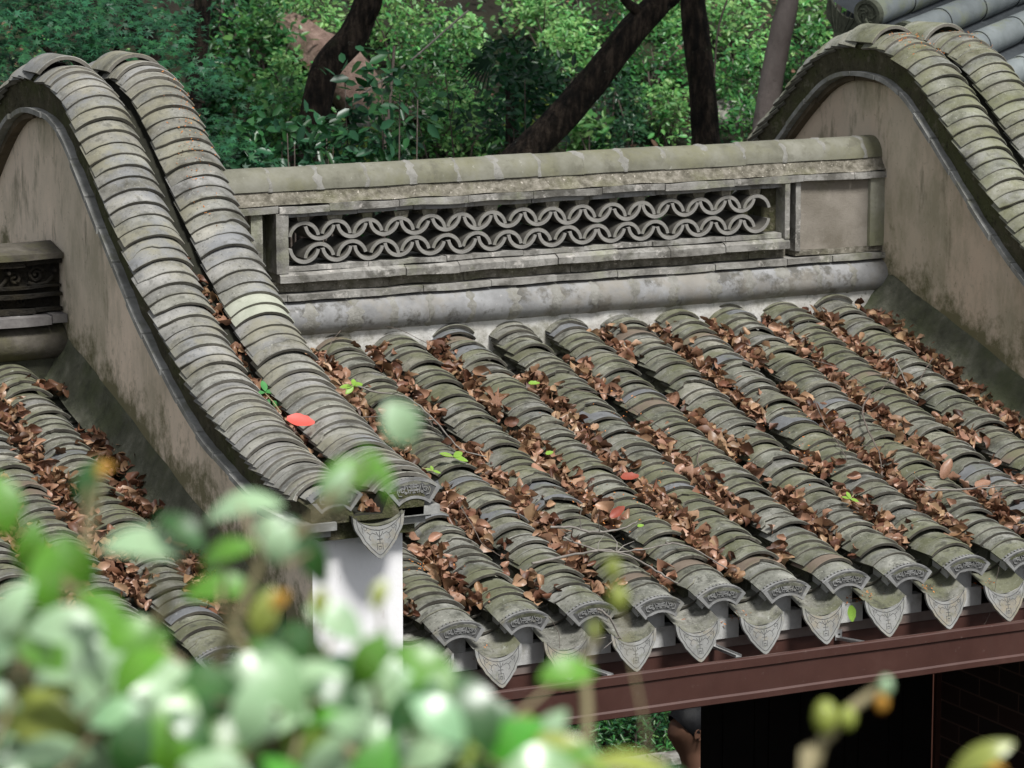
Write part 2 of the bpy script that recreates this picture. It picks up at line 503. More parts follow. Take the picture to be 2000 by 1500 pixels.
M['palm_leaf'] = leafmat('palm_leaf', (.006, .03, .012), (.015, .06, .025), rough=.35, trans=.15, val=.3, hue=.01)
M['leaf_mid'] = leafmat('leaf_mid', (.02, .105, .024), (.10, .30, .07), rough=.32, trans=.35, val=.75, hue=.03, scale=2.2)  # strong clump noise paints bright clumps and shadow gaps into the foliage
M['leaf_light'] = leafmat('leaf_light', (.075, .25, .05), (.30, .56, .20), rough=.36, trans=.4, val=.7, hue=.03, scale=2.2)  # light clumps and shaded gaps painted in by the same strong noise
M['leaf_yellow'] = leafmat('leaf_yellow', (.13, .24, .03), (.32, .42, .08), rough=.42, trans=.4, val=.35, hue=.03, scale=1.6)
M['leaf_brown'] = leafmat('leaf_brown', (.10, .05, .03), (.25, .14, .09), rough=.7, trans=.2, val=.3, hue=.02)
M['fg_leaf'] = leafmat('fg_leaf', (.040, .19, .012), (.13, .38, .03), rough=.34, trans=.25, val=.2, hue=.02, spec=1.0, scale=18)
M['fg_leaf_pale_sheen'] = leafmat('fg_leaf_pale_sheen', (.19, .38, .16), (.42, .60, .38), rough=.34, trans=.15, val=.15, hue=.02, spec=1.0, scale=18)  # paleness stands in for sky highlights on the glossy leaves
M['fg_leaf_dark'] = leafmat('fg_leaf_dark', (.014, .08, .014), (.04, .15, .03), rough=.35, trans=.2, val=.3, hue=.02, spec=.8, scale=18)
for _k in ('fg_leaf', 'fg_leaf_pale_sheen', 'fg_leaf_dark'):
    for _n in M[_k].node_tree.nodes:
        if _n.type == 'BSDF_PRINCIPLED':
            _n.inputs['Coat Weight'].default_value = .45
            _n.inputs['Coat Roughness'].default_value = .4
M['fg_leaf_yellow'] = leafmat('fg_leaf_yellow', (.30, .46, .08), (.46, .50, .13), rough=.3, trans=.4, val=.2, hue=.02, spec=.6, scale=18)
M['fg_leaf_orange'] = leafmat('fg_leaf_orange', (.60, .42, .05), (.58, .32, .06), rough=.4, trans=.4, val=.2, hue=.02, scale=18)
M['fg_stem'] = surf('fg_stem', [(0.3, (.24, .20, .11)), (0.7, (.34, .30, .17))], scale=10, rough=.6, bump=.2)
M['skin'] = surf('skin', [(0.3, (.17, .085, .055)), (0.7, (.21, .11, .07))], scale=10, rough=.6, bump=.1, bscale=200)
M['hair'] = surf('hair', [(0.3, (.006, .006, .007)), (0.7, (.014, .014, .016))], scale=40, rough=.45, bump=.6, bscale=200, stretch=(1, 1, .2))
M['shirt'] = surf('shirt', [(0.3, (.42, .38, .34)), (0.7, (.50, .46, .42))], scale=5, rough=.9, bump=.3, bscale=160)
M['trousers'] = surf('trousers', [(0.3, (.03, .032, .04)), (0.7, (.05, .052, .06))], scale=8, rough=.9, bump=.2)
M['cyl_tile'] = surf('cyl_tile', [(0.3, (.15, .17, .172)), (0.6, (.23, .255, .258)), (0.8, (.31, .33, .33))], scale=6, rough=.6, bump=.3, bscale=60,
                     patches=[((.22, .24, .14), 5, .50, .62, .6), ((.5, .52, .5), 70, .70, .75, .7), ((.1, .1, .09), 16, .6, .7, .4)])
M['far_roof'] = surf('far_roof', [(0.3, (.035, .04, .045)), (0.7, (.075, .085, .092))], scale=6, rough=.8, bump=.4, bscale=50,
                     patches=[((.3, .3, .3), 60, .70, .75, .6)])
M['disc'] = surf('disc', [(0.3, (.05, .055, .04)), (0.7, (.13, .14, .10))], scale=18, rough=.85, bump=.8, bscale=70, bdist=.01)


def brick_mat():
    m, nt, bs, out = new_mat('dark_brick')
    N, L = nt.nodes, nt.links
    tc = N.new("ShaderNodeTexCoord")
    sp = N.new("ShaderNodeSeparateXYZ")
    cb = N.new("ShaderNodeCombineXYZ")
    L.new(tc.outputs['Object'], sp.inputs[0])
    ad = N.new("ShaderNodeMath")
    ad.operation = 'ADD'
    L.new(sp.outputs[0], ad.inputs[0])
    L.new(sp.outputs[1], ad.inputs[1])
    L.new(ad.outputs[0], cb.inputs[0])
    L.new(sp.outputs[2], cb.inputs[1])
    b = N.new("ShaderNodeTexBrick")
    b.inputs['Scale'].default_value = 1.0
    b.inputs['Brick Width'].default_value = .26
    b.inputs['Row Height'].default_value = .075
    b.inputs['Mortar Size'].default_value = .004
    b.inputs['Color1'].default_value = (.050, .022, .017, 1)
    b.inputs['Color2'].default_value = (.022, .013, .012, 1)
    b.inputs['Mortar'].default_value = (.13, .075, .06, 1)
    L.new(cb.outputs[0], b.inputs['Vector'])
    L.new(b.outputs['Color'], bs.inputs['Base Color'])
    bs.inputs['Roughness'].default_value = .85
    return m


M['dark_brick'] = brick_mat()

# ------------------------------------------------------------------ profiles (plane x = const)
ROOF = [(-.10, .030), (-.02, .055), (.16, .100), (.256, .127), (.8, .278), (1.1, .362), (1.34, .437), (1.62, .523), (1.955, .620), (2.08, .66)]


def roof_z(y):
    return interp(ROOF, y)


X1, X2, TH = -.742, 2.710, .273
AX = 2.09
G_HALF = [(-.31, .578), (-.21, .580), (-.08, .595), (.08, .621), (.143, .637), (.241, .669), (.348, .702), (.492, .744), (.637, .806), (.75, .868),
          (.856, .930), (1.0, 1.020), (1.135, 1.118), (1.23, 1.192), (1.33, 1.272), (1.42, 1.345), (1.52, 1.428), (1.62, 1.505), (1.72, 1.573), (1.82, 1.620),
          (1.93, 1.650), (2.04, 1.660), (2.09, 1.6615)]


def resample(pts, step):
    """even points along a polyline, Catmull-Rom smoothed"""
    P = [Vector((0, a, b)) for a, b in pts]
    fine = []
    for i in range(len(P) - 1):
        p0, p1, p2, p3 = P[max(i - 1, 0)], P[i], P[i + 1], P[min(i + 2, len(P) - 1)]
        for k in range(8):
            t = k / 8
            fine.append(.5 * ((2 * p1) + (p2 - p0) * t + (2 * p0 - 5 * p1 + 4 * p2 - p3) * t * t + (3 * p1 - p0 - 3 * p2 + p3) * t ** 3))
    fine.append(P[-1])
    out = [fine[0]]
    acc = 0
    for a, b in zip(fine[:-1], fine[1:]):
        L = (b - a).length
        while acc + L >= step:
            r = (step - acc) / L
            a = a.lerp(b, r)
            out.append(a.copy())
            L = (b - a).length
            acc = 0
        acc += L
    return out


G_FULL = G_HALF + [(2 * AX - y, z) for y, z in reversed(G_HALF[:-1]) if y > .6]
G_PATH = resample(G_FULL, .02)


class Path:
    """arc-length parametrised curve in the yz plane"""

    def __init__(self, pts):
        self.p = [Vector((0, a[0], a[1])) if len(a) == 2 else Vector(a) for a in pts]
        self.s = [0]
        for a, b in zip(self.p[:-1], self.p[1:]):
            self.s.append(self.s[-1] + (b - a).length)
        self.L = self.s[-1]

    def at(self, s):
        s = max(0, min(self.L, s))
        lo, hi = 0, len(self.s) - 1
        while hi - lo > 1:
            m = (lo + hi) // 2
            if self.s[m] <= s:
                lo = m
            else:
                hi = m
        t = (s - self.s[lo]) / max(1e-9, self.s[hi] - self.s[lo])
        a, b = self.p[lo], self.p[hi]
        i0, i1 = max(0, lo - 2), min(len(self.p) - 1, hi + 2)
        d = (self.p[i1] - self.p[i0]).normalized()
        return a.lerp(b, t), d


gpath = Path([(v.y, v.z) for v in G_PATH])
rpath = Path([(v.y, v.z) for v in resample(ROOF, .02)])


def offset_curve(d):
    """gable curve moved inwards (below) by d, as (y, z) with y increasing"""
    out = []
    for i, v in enumerate(G_PATH):
        a, b = G_PATH[max(i - 2, 0)], G_PATH[min(i + 2, len(G_PATH) - 1)]
        t = (b - a).normalized()
        n = Vector((0, -t.z, t.y))       # left normal: upwards
        fr_ = min(1, max(0, (v.y + .30) / .75))
        q = v - n * d * (lerp(.60, 1.0, fr_ * fr_ * (3 - 2 * fr_)) if d > 0 else 1)
        if not out or q.y > out[-1][0] + .002:
            out.append((q.y, q.z))
    return out


# ------------------------------------------------------------------ tiles
def tile(mb, X, pos, up, w, rise, length, th, mi=0, me=1, yaw=0.0, lift=0.0, tilt=0.12, roll=0.0, seg=13, broken=0.0, taper=.05, conc=False):
    """one curved tile. pos = lower front edge at chord level, up = unit tangent pointing up the slope (yz plane)"""
    n = Vector((0, -up.z, up.y))
    if n.z < 0:
        n = -n
    ex = Vector((1, 0, 0))
    R = (w * w / 4 + rise * rise) / (2 * rise)
    am = math.asin(min(1, w / 2 / R))
    base = Vector((X, pos.y, pos.z)) + n * lift
    cr, sr = math.cos(roll), math.sin(roll)
    cy, sy = math.cos(yaw), math.sin(yaw)
    rows_t, rows_b = [], []
    LT = [0.0, .0025, length * .5, length]
    edge = [0.0] * (seg + 1)
    if broken > 0:
        a0, a1 = U(0, .6), U(.3, .5)
        for j in range(seg + 1):
            q = j / seg
            if a0 <= q <= a0 + a1:
                edge[j] = broken * (0.5 + .5 * rnd.random())
    else:
        sd_ = U(0, 50)
        for j in range(seg + 1):
            edge[j] = .0022 * mnoise.noise(Vector((sd_ + j * .55, 0, 0)))
    if rnd.random() < .18:                       # a chipped corner
        k = rnd.choice((0, seg))
        for j in range(seg + 1):
            edge[j] += max(0, .013 - abs(j - k) * .007)
    for li, l in enumerate(LT):
        rt, rb = [], []
        for j in range(seg + 1):
            a = -am + 2 * am * j / seg
            k = 1 - taper * l / length
            for RR, lst in ((R, rt), (R - th, rb)):
                if li == 0 and lst is rt:
                    RR2 = R - .0022
                else:
                    RR2 = RR
                x = RR2 * math.sin(a) * k
                h = RR2 * math.cos(a) - R * math.cos(am)
                if conc:
                    h = -h
                d = l + (edge[j] if li < 2 else 0)
                x2 = x * cr - h * sr
                h2 = x * sr + h * cr
                h2 -= d * tilt
                xx = x2 * cy - d * sy
                dd = x2 * sy + d * cy
                lst.append(base + ex * xx + n * h2 + up * dd)
        rows_t.append(rt)
        rows_b.append(rb)
    mb.grid(rows_t, mi)
    mb.grid(list(reversed(rows_b))[-2:], mi)
    # front and side faces
    mb.grid([rows_b[0], rows_t[0]], me)
    mb.grid([[r[0] for r in rows_t], [r[0] for r in rows_b]], me)
    mb.grid([[r[-1] for r in rows_b], [r[-1] for r in rows_t]], me)


def tile_course(mb, path, X, w, rise, s0, s1, exposure, th, length=.13, direction=1, mi=0, me=1, jit=1.0, tilt=None, special=None, broken_p=.04, odd=()):
    """tiles whose fronts step from s0 (eave) to s1 (up); direction -1 for the slope behind the ridge"""
    s = s0
    i = 0
    n = 0
    while (s < s1 if direction > 0 else s > s1):
        p, d = path.at(s)
        e = exposure(s) * U(1 - .22 * jit, 1 + .24 * jit)
        up = d if direction > 0 else -d
        yawj = G(0, .022 * jit)
        m = mi
        if special and i in special:
            m = special[i]
        elif odd and rnd.random() < .07:
            m = rnd.choice(odd)
        lift = .0012 + abs(G(0, .0036 * jit))
        if rnd.random() < .11 * jit:
            lift += U(.004, .011)
        tile(mb, X + G(0, .0028 * jit), p, up, w * U(.97, 1.025), rise * U(.93, 1.07), length, th * U(.9, 1.15), m, me, yaw=yawj, lift=lift,
             tilt=(tilt if tilt is not None else .245) + G(0, .012 * jit), roll=G(0, .025 * jit), broken=(U(.012, .03) if rnd.random() < broken_p else 0))
        s += e * direction
        i += 1
    return i


def ribbon(mb, mapf, pts, w, z0, z1, mi=0):
    """raised strip along 2D polyline pts in a panel; mapf(u, v, h) -> world"""
    P = [Vector((a, b)) for a, b in pts]
    Ls, Rs = [], []
    for i, p in enumerate(P):
        t = (P[min(i + 1, len(P) - 1)] - P[max(i - 1, 0)])
        if t.length < 1e-9:
            t = Vector((1, 0))
        t.normalize()
        nn = Vector((-t.y, t.x)) * (w / 2)
        Ls.append(p + nn)
        Rs.append(p - nn)
    lt = [mapf(p.x, p.y, z1) for p in Ls]
    rt = [mapf(p.x, p.y, z1) for p in Rs]
    lb = [mapf(p.x, p.y, z0) for p in Ls]
    rb = [mapf(p.x, p.y, z0) for p in Rs]
    mb.grid([lb, lt, rt, rb], mi)
    mb.add([lb[0], lt[0], rt[0], rb[0]], [(0, 1, 2, 3)], mi)
    mb.add([lb[-1], lt[-1], rt[-1], rb[-1]], [(3, 2, 1, 0)], mi)


def spiral(cx, cy, r0, r1, a0, turns, n=14):
    return [(cx + lerp(r0, r1, t / n) * math.cos(a0 + turns * 2 * PI * t / n), cy + lerp(r0, r1, t / n) * math.sin(a0 + turns * 2 * PI * t / n)) for t in range(n + 1)]


def end_tile(parent, path, X, s0, w, rise, hp=.058, yaw=0.0, mats=None, wpanel=None):
    """eave tile with the fan-shaped stamped front and its emblem"""
    p, up = path.at(s0)
    n = Vector((0, -up.z, up.y))
    mb = MB()
    base = Vector((X, p.y, p.z)) + n * .004
    tile(mb, X, p, up, w, rise, .15, .013, 2, 2, lift=.006, tilt=.06, seg=15, taper=.08)
    # lip: thicker band at the front edge
    R = (w * w / 4 + rise * rise) / (2 * rise)
    am = math.asin(w / 2 / R)
    # panel frame axes: face looks along -up tilted a little down
    fdir = Vector((0, -1, .10 + U(-.04, .04))).normalized()
    vdir = fdir.cross(Vector((1, 0, 0))).normalized()
    if vdir.z < 0:
        vdir = -vdir
    O = base + n * .004 + fdir * .004
    Ro = R + .003

    def mp(u, v, h):
        """u -1..1 across, v 0 bottom..1 top, h proud of the face"""
        a = u * am * 1.02
        r = Ro - hp * (1 - v)
        x = r * math.sin(a)
        z = r * math.cos(a) - R * math.cos(am)
        return O + Vector((1, 0, 0)) * x + vdir * z + fdir * h
    NU = 14
    us = [-1 + 2 * i / NU for i in range(NU + 1)]
    chips = [0.0] * (NU + 1)
    if rnd.random() < .45:
        k = rnd.randrange(NU + 1)
        for i in range(NU + 1):
            chips[i] = max(0, .10 - abs(i - k) * .05)
    front = [[mp(u, chips[i] if v == 0 else v, .0) for i, u in enumerate(us)] for v in (0, .14, .86, 1)]
    mb.grid([front[0], front[1]], 0)
    mb.grid([front[2], front[3]], 0)
    rec = [[mp(u, v, -.0022) for u in us[1:-1]] for v in (.14, .86)]
    mb.grid(rec, 1)
    mb.grid([[mp(us[0], v, 0), mp(us[1], v, 0)] for v in (.14, .86)], 0)
    mb.grid([[mp(us[-2], v, 0), mp(us[-1], v, 0)] for v in (.14, .86)], 0)
    for v in (.14, .86):
        mb.grid([[mp(u, v, 0) for u in us[1:-1]], [mp(u, v, -.0022) for u in us[1:-1]]], 0)
    for u in (us[1], us[-2]):
        mb.grid([[mp(u, .14, 0), mp(u, .86, 0)], [mp(u, .14, -.0022), mp(u, .86, -.0022)]], 0)
    back = [[mp(u, v, -.013) for u in us] for v in (0, 1)]
    mb.grid([back[1], back[0]], 0)
    mb.grid([back[0], front[0]], 0)
    mb.grid([front[3], back[1]], 0)
    mb.grid([[back[0][0], back[1][0]], [front[0][0], front[3][0]]], 0)
    mb.grid([[front[0][-1], front[3][-1]], [back[0][-1], back[1][-1]]], 0)
    # toothed band behind the lip

    def tp(a, l, h):
        r = R + .0035 + h
        return base + Vector((1, 0, 0)) * (r * math.sin(a)) + n * (r * math.cos(a) - R * math.cos(am) + .002 - l * .06) + up * l
    NT = 15
    for k in range(NT):
        a0 = -am + 2 * am * (k + .12) / NT
        a1 = -am + 2 * am * (k + .66) / NT
        q = [tp(a0, .009, 0), tp(a1, .009, 0), tp(a1, .021, 0), tp(a0, .021, 0)]
        q2 = [tp(a0, .009, .0035), tp(a1, .009, .0035), tp(a1, .021, .0015), tp(a0, .021, .0015)]
        mb.add(q + q2, [(4, 5, 6, 7), (0, 1, 5, 4), (1, 2, 6, 5), (2, 3, 7, 6), (3, 0, 4, 7)], 0)
    band = [[tp(-am + 2 * am * j / 14, l, h) for j in range(15)] for l, h in ((0, -.003), (.0, .003), (.008, .003), (.008, -.003))]
    mb.grid(band, 0)
    ob = mb.build('end_tile', [M['pressed_clay'], M['clay_field'], mats or M['roof_tile']], parent, smooth=.5)
    # emblem: inner frame line, long-life seal, scrolls
    e = MB()

    def sp(u, v, h):
        return mp(u, v, h)
    W = .10
    z0, z1 = -.0022, .0014
    fr = [(-.80, .23), (-.80, .77)] + [(-.80 + 1.6 * i / 8, .77) for i in range(1, 9)] + [(.80, .23)] + [(.80 - 1.6 * i / 8, .23) for i in range(1, 9)]

    def line(pts, w=.05, aspect=True):
        w *= 1.25
        # width given in v units; u is wider than v, so correct by splitting
        K = (am * Ro) / hp
        P = [(a * K, b) for a, b in pts]
        ribbon(e, lambda a, b, h: sp(a / K, b, h), P, w, z0, z1)
    # seal in the middle
    line([(0, .28), (0, .74)], .05)
    for v, hw in ((.68, .14), (.60, .20), (.52, .14), (.45, .22)):
        line([(-hw, v), (hw, v)], .042)
    line([(-.17, .28), (-.17, .41), (.17, .41), (.17, .28)], .042)
    line([(-.07, .29), (.07, .29)], .04)
    for sgn in (-1, 1):
        line([(sgn * .24, .30), (sgn * .27, .66)], .045)
        line([(sgn * (.50 + a), b) for a, b in spiral(0, .53, .13, .035, 0, 1.3)], .04)
        line([(sgn * (.38 + a), b) for a, b in spiral(0, .38, .07, .02, PI, 1.1, 9)], .038)
        line([(sgn * .62, .70), (sgn * .70, .58), (sgn * .72, .40), (sgn * .60, .30)], .04)
        line([(sgn * .34, .72), (sgn * .36, .60), (sgn * .42, .52)], .04)
    e.build('emblem', [M['pressed_clay']], ob, smooth=.5)
    return ob


DRIP_OUT = [(-.083, .000), (-.0815, -.020), (-.077, -.038), (-.070, -.050), (-.062, -.060), (-.053, -.077), (-.043, -.087), (-.033, -.099),
            (-.021, -.110), (-.010, -.120), (0, -.1245)]


def drip_tile(parent, path, X, s0, w=.166, tilt=.16, scale=1.0, crack=False):
    """pointed shield-shaped tile closing a valley, with its stamped border and seal"""
    p, up = path.at(s0)
    n = Vector((0, -up.z, up.y))
    base = Vector((X, p.y, p.z))
    mb = MB()
    wj = U(.985, 1.015)
    # channel tile behind it (concave)
    rise = .036
    R = (w * w / 4 + rise * rise) / (2 * rise)
    am = math.asin(w / 2 / R)
    rows = []
    for l in (-.0095, 0, .06, .14):
        rows.append([base + Vector((1, 0, 0)) * (R * math.sin(-am + 2 * am * j / 12)) + n * (-(R * math.cos(-am + 2 * am * j / 12)) + R * math.cos(am)) + up * l for j in range(13)])
    mb.grid(rows, 1)
    vd = Vector((0, math.sin(tilt), math.cos(tilt)))
    fd = Vector((0, -math.cos(tilt), math.sin(tilt)))
    K = scale

    def mp(x, z, h):
        return base + Vector((1, 0, 0)) * (x * K * wj) + vd * (z * K * 1.06) + fd * (h)
    out = DRIP_OUT + [(-a, b) for a, b in reversed(DRIP_OUT[:-1])]
    NN = len(out)
    top = []
    for i in range(NN):
        a = -am + 2 * am * i / (NN - 1)
        top.append((R * math.sin(a) / wj, -(R * math.cos(a) - R * math.cos(am))))
    # face: grid between top arc and outline
    NV = 4
    rows_f, rows_b = [], []
    for k in range(NV + 1):
        t = k / NV
        rows_f.append([mp(lerp(top[i][0], out[i][0], t), lerp(top[i][1], out[i][1], t), .009) for i in range(NN)])
        rows_b.append([mp(lerp(top[i][0], out[i][0], t), lerp(top[i][1], out[i][1], t), -.001) for i in range(NN)])
    mb.grid(rows_f, 0)
    mb.grid(list(reversed(rows_b)), 0)
    mb.grid([rows_f[-1], rows_b[-1]], 0)
    mb.grid([rows_b[0], rows_f[0]], 0)
    ob = mb.build('drip_tile', [M['drip_clay'], M['roof_tile']], parent, smooth=.6)
    e = MB()

    def line(pts, w=.0022, hi=.0098, mi=0):
        ribbon(e, mp, pts, w, .0085, hi, mi)
    # thin dark strips drawing the border, seal and branches
    inner = []
    for i in range(NN):
        cx, cz = 0, -.045
        x, z = out[i]
        inner.append((x * .86, lerp(z, cz, .13) - .0))
    t2 = [(a * .84, b - .010) for a, b in top]
    line(inner, .0022, .0093, 1)
    line(t2, .0020, .0093, 1)
    line([inner[0], t2[0]], .002, .0093, 1)
    line([inner[-1], t2[-1]], .002, .0093, 1)
    for s_ in (-1, 1):
        line([(s_ * .010, -.058), (s_ * .022, -.052), (s_ * .030, -.056), (s_ * .040, -.048)], .0018, .0093, 1)
        line([(s_ * a, b) for a, b in spiral(.046, -.040, .008, .002, 0, 1.2, 9)], .0017, .0093, 1)
        line([(s_ * .030, -.056), (s_ * .034, -.066), (s_ * .028, -.072)], .0017, .0093, 1)
        line([(s_ * .052, -.052), (s_ * .056, -.030)], .0017, .0093, 1)
    line([(-.011, -.050), (-.004, -.062), (0, -.062), (.004, -.062), (.011, -.050)], .002, .0094, 1)
    line([(0, -.049), (0, -.083)], .002, .0094, 1)
    line([(-.009, -.071), (.009, -.071)], .002, .0094, 1)
    line([(-.009, -.100), (-.009, -.082), (.009, -.082), (.009, -.100)], .002, .0094, 1)
    line([(-.004, -.090), (.004, -.090)], .002, .0094, 1)
    line([(-.004, -.098), (.004, -.098), (.004, -.091), (-.004, -.091), (-.004, -.098)], .0016, .0094, 1)
    line([(-.012, -.044), (0, -.047), (.012, -.044)], .0018, .0094, 1)
    e.build('emblem', [M['drip_clay'], M['clay_field']], ob, smooth=.5)
    return ob


# ------------------------------------------------------------------ one tiled roof slope
def roof(name, label, xs, xv, x_lo, x_hi, y_top, heads=True):
    t = make_thing(name, ((x_lo + x_hi) / 2, 1.0, roof_z(1.0)), label, 'roof')
    # bed under everything
    bed = MB()
    ys = [.12 + .1 * i for i in range(int((y_top - .12) / .1) + 2)]
    NX = 40
    rows = [[(x_lo + (x_hi - x_lo) * j / NX, y, roof_z(y) - .125) for j in range(NX + 1)] for y in ys]
    bed.grid(rows, 0)
    rows2 = [[(x, y, z - .07) for x, y, z in r] for r in rows]
    bed.grid(list(reversed(rows2)), 0)
    bed.grid([rows2[0], rows[0]], 0)
    bed.build('roof_bed', [M['mortar_dark']], t)
    # back slope: unseen plain sheet, closes the roof to keep the interior dark
    bs = MB()
    rb = [[(x, 2 * AX - y, roof_z(y) - .01) for x in (x_lo, x_hi)] for y in (-.1, .5, 1.2, 2.05)]
    rb2 = [[(x, y, z - .06) for x, y, z in r] for r in rb]
    bs.grid(rb, 0)
    bs.grid(list(reversed(rb2)), 0)
    bs.grid([rb[0], rb2[0]], 0)
    bs.build('back_slope', [M['roof_tile']], t)
    for X in xv:
        mb = MB()
        s = .17
        while s < 2.14:
            p, d = rpath_ch.at(s)
            tile(mb, X + G(0, .002), p, d, .172, .034, .13, .010, 0, 1, lift=abs(G(0, .002)), tilt=.10, conc=True, roll=G(0, .01))
            s += .10
        mb.build('channel_tiles', [M['roof_tile'], M['tile_edge']], t)
        if heads:
            drip_tile(t, rpath_d, X, .045 + U(-.007, .007), tilt=.22 + U(-.05, .05))
    for i, X in enumerate(xs):
        mb = MB()
        # mortar core below the tiles
        core = [[(X + a, y, roof_z(y) + h) for a, h in ((-.07, -.05), (-.055, -.006), (-.03, .012), (0, .018), (.03, .012), (.055, -.006), (.07, -.05))] for y in ys if y > .02]
        mb.grid(core, 2)
        mb.add(core[0], [tuple(range(7))], 2)
        tile_course(mb, rpath, X, .180, .040, .18, rpath.L - .02, lambda s: lerp(.055, .047, min(1, s / 1.2)), .0118, length=.125, broken_p=.10, jit=1.3, odd=(3, 4, 4))
        mb.build('tile_row', [M['roof_tile'], M['tile_edge'], M['mortar_dark'], M['rust_tile'], M['blue_tile']], t, smooth=.6)
        if heads:
            end_tile(t, rpath, X, .085 + U(-.010, .010), .174 * U(.97, 1.03), .033 * U(.92, 1.08), hp=.052)
            q = MB()
            zt = roof_z(.02) + .012
            q.box(X - .088, X + .088, .026 + U(-.004, .004), .07, -.086 + U(-.004, .004), -.022, 0)
            q.box(X - .050, X + .050, .030, .12, -.0219, zt - .012, 0)
            qq = q.build('eave_mortar', [M['eave_mortar']], t)
    return t


rpath_ch = Path([(v.y, v.z - .030) for v in resample(ROOF, .02)])
rpath_d = Path([(v.y, v.z - .040) for v in resample(ROOF, .02)])
main_xs = [.06 + .24 * k for k in range(-1, 11)]
main_xv = [-.06 + .24 * k for k in range(-1, 12)]
main_xv[-1] = 2.60
main_roof = roof('tiled_roof', 'mossy grey tiled roof slope with leaf-filled valleys between the two humped gable walls', main_xs, main_xv, X1 + TH, X2, 2.1)
left_xs = [-.96 - .24 * k for k in range(0, 6)]
left_xv = [-.84 - .24 * k for k in range(0, 7)]
left_roof = roof('tiled_roof', 'shaded tiled roof slope left of the left gable wall, behind the blurred bush', left_xs, left_xv, -2.45, X1, 2.1)


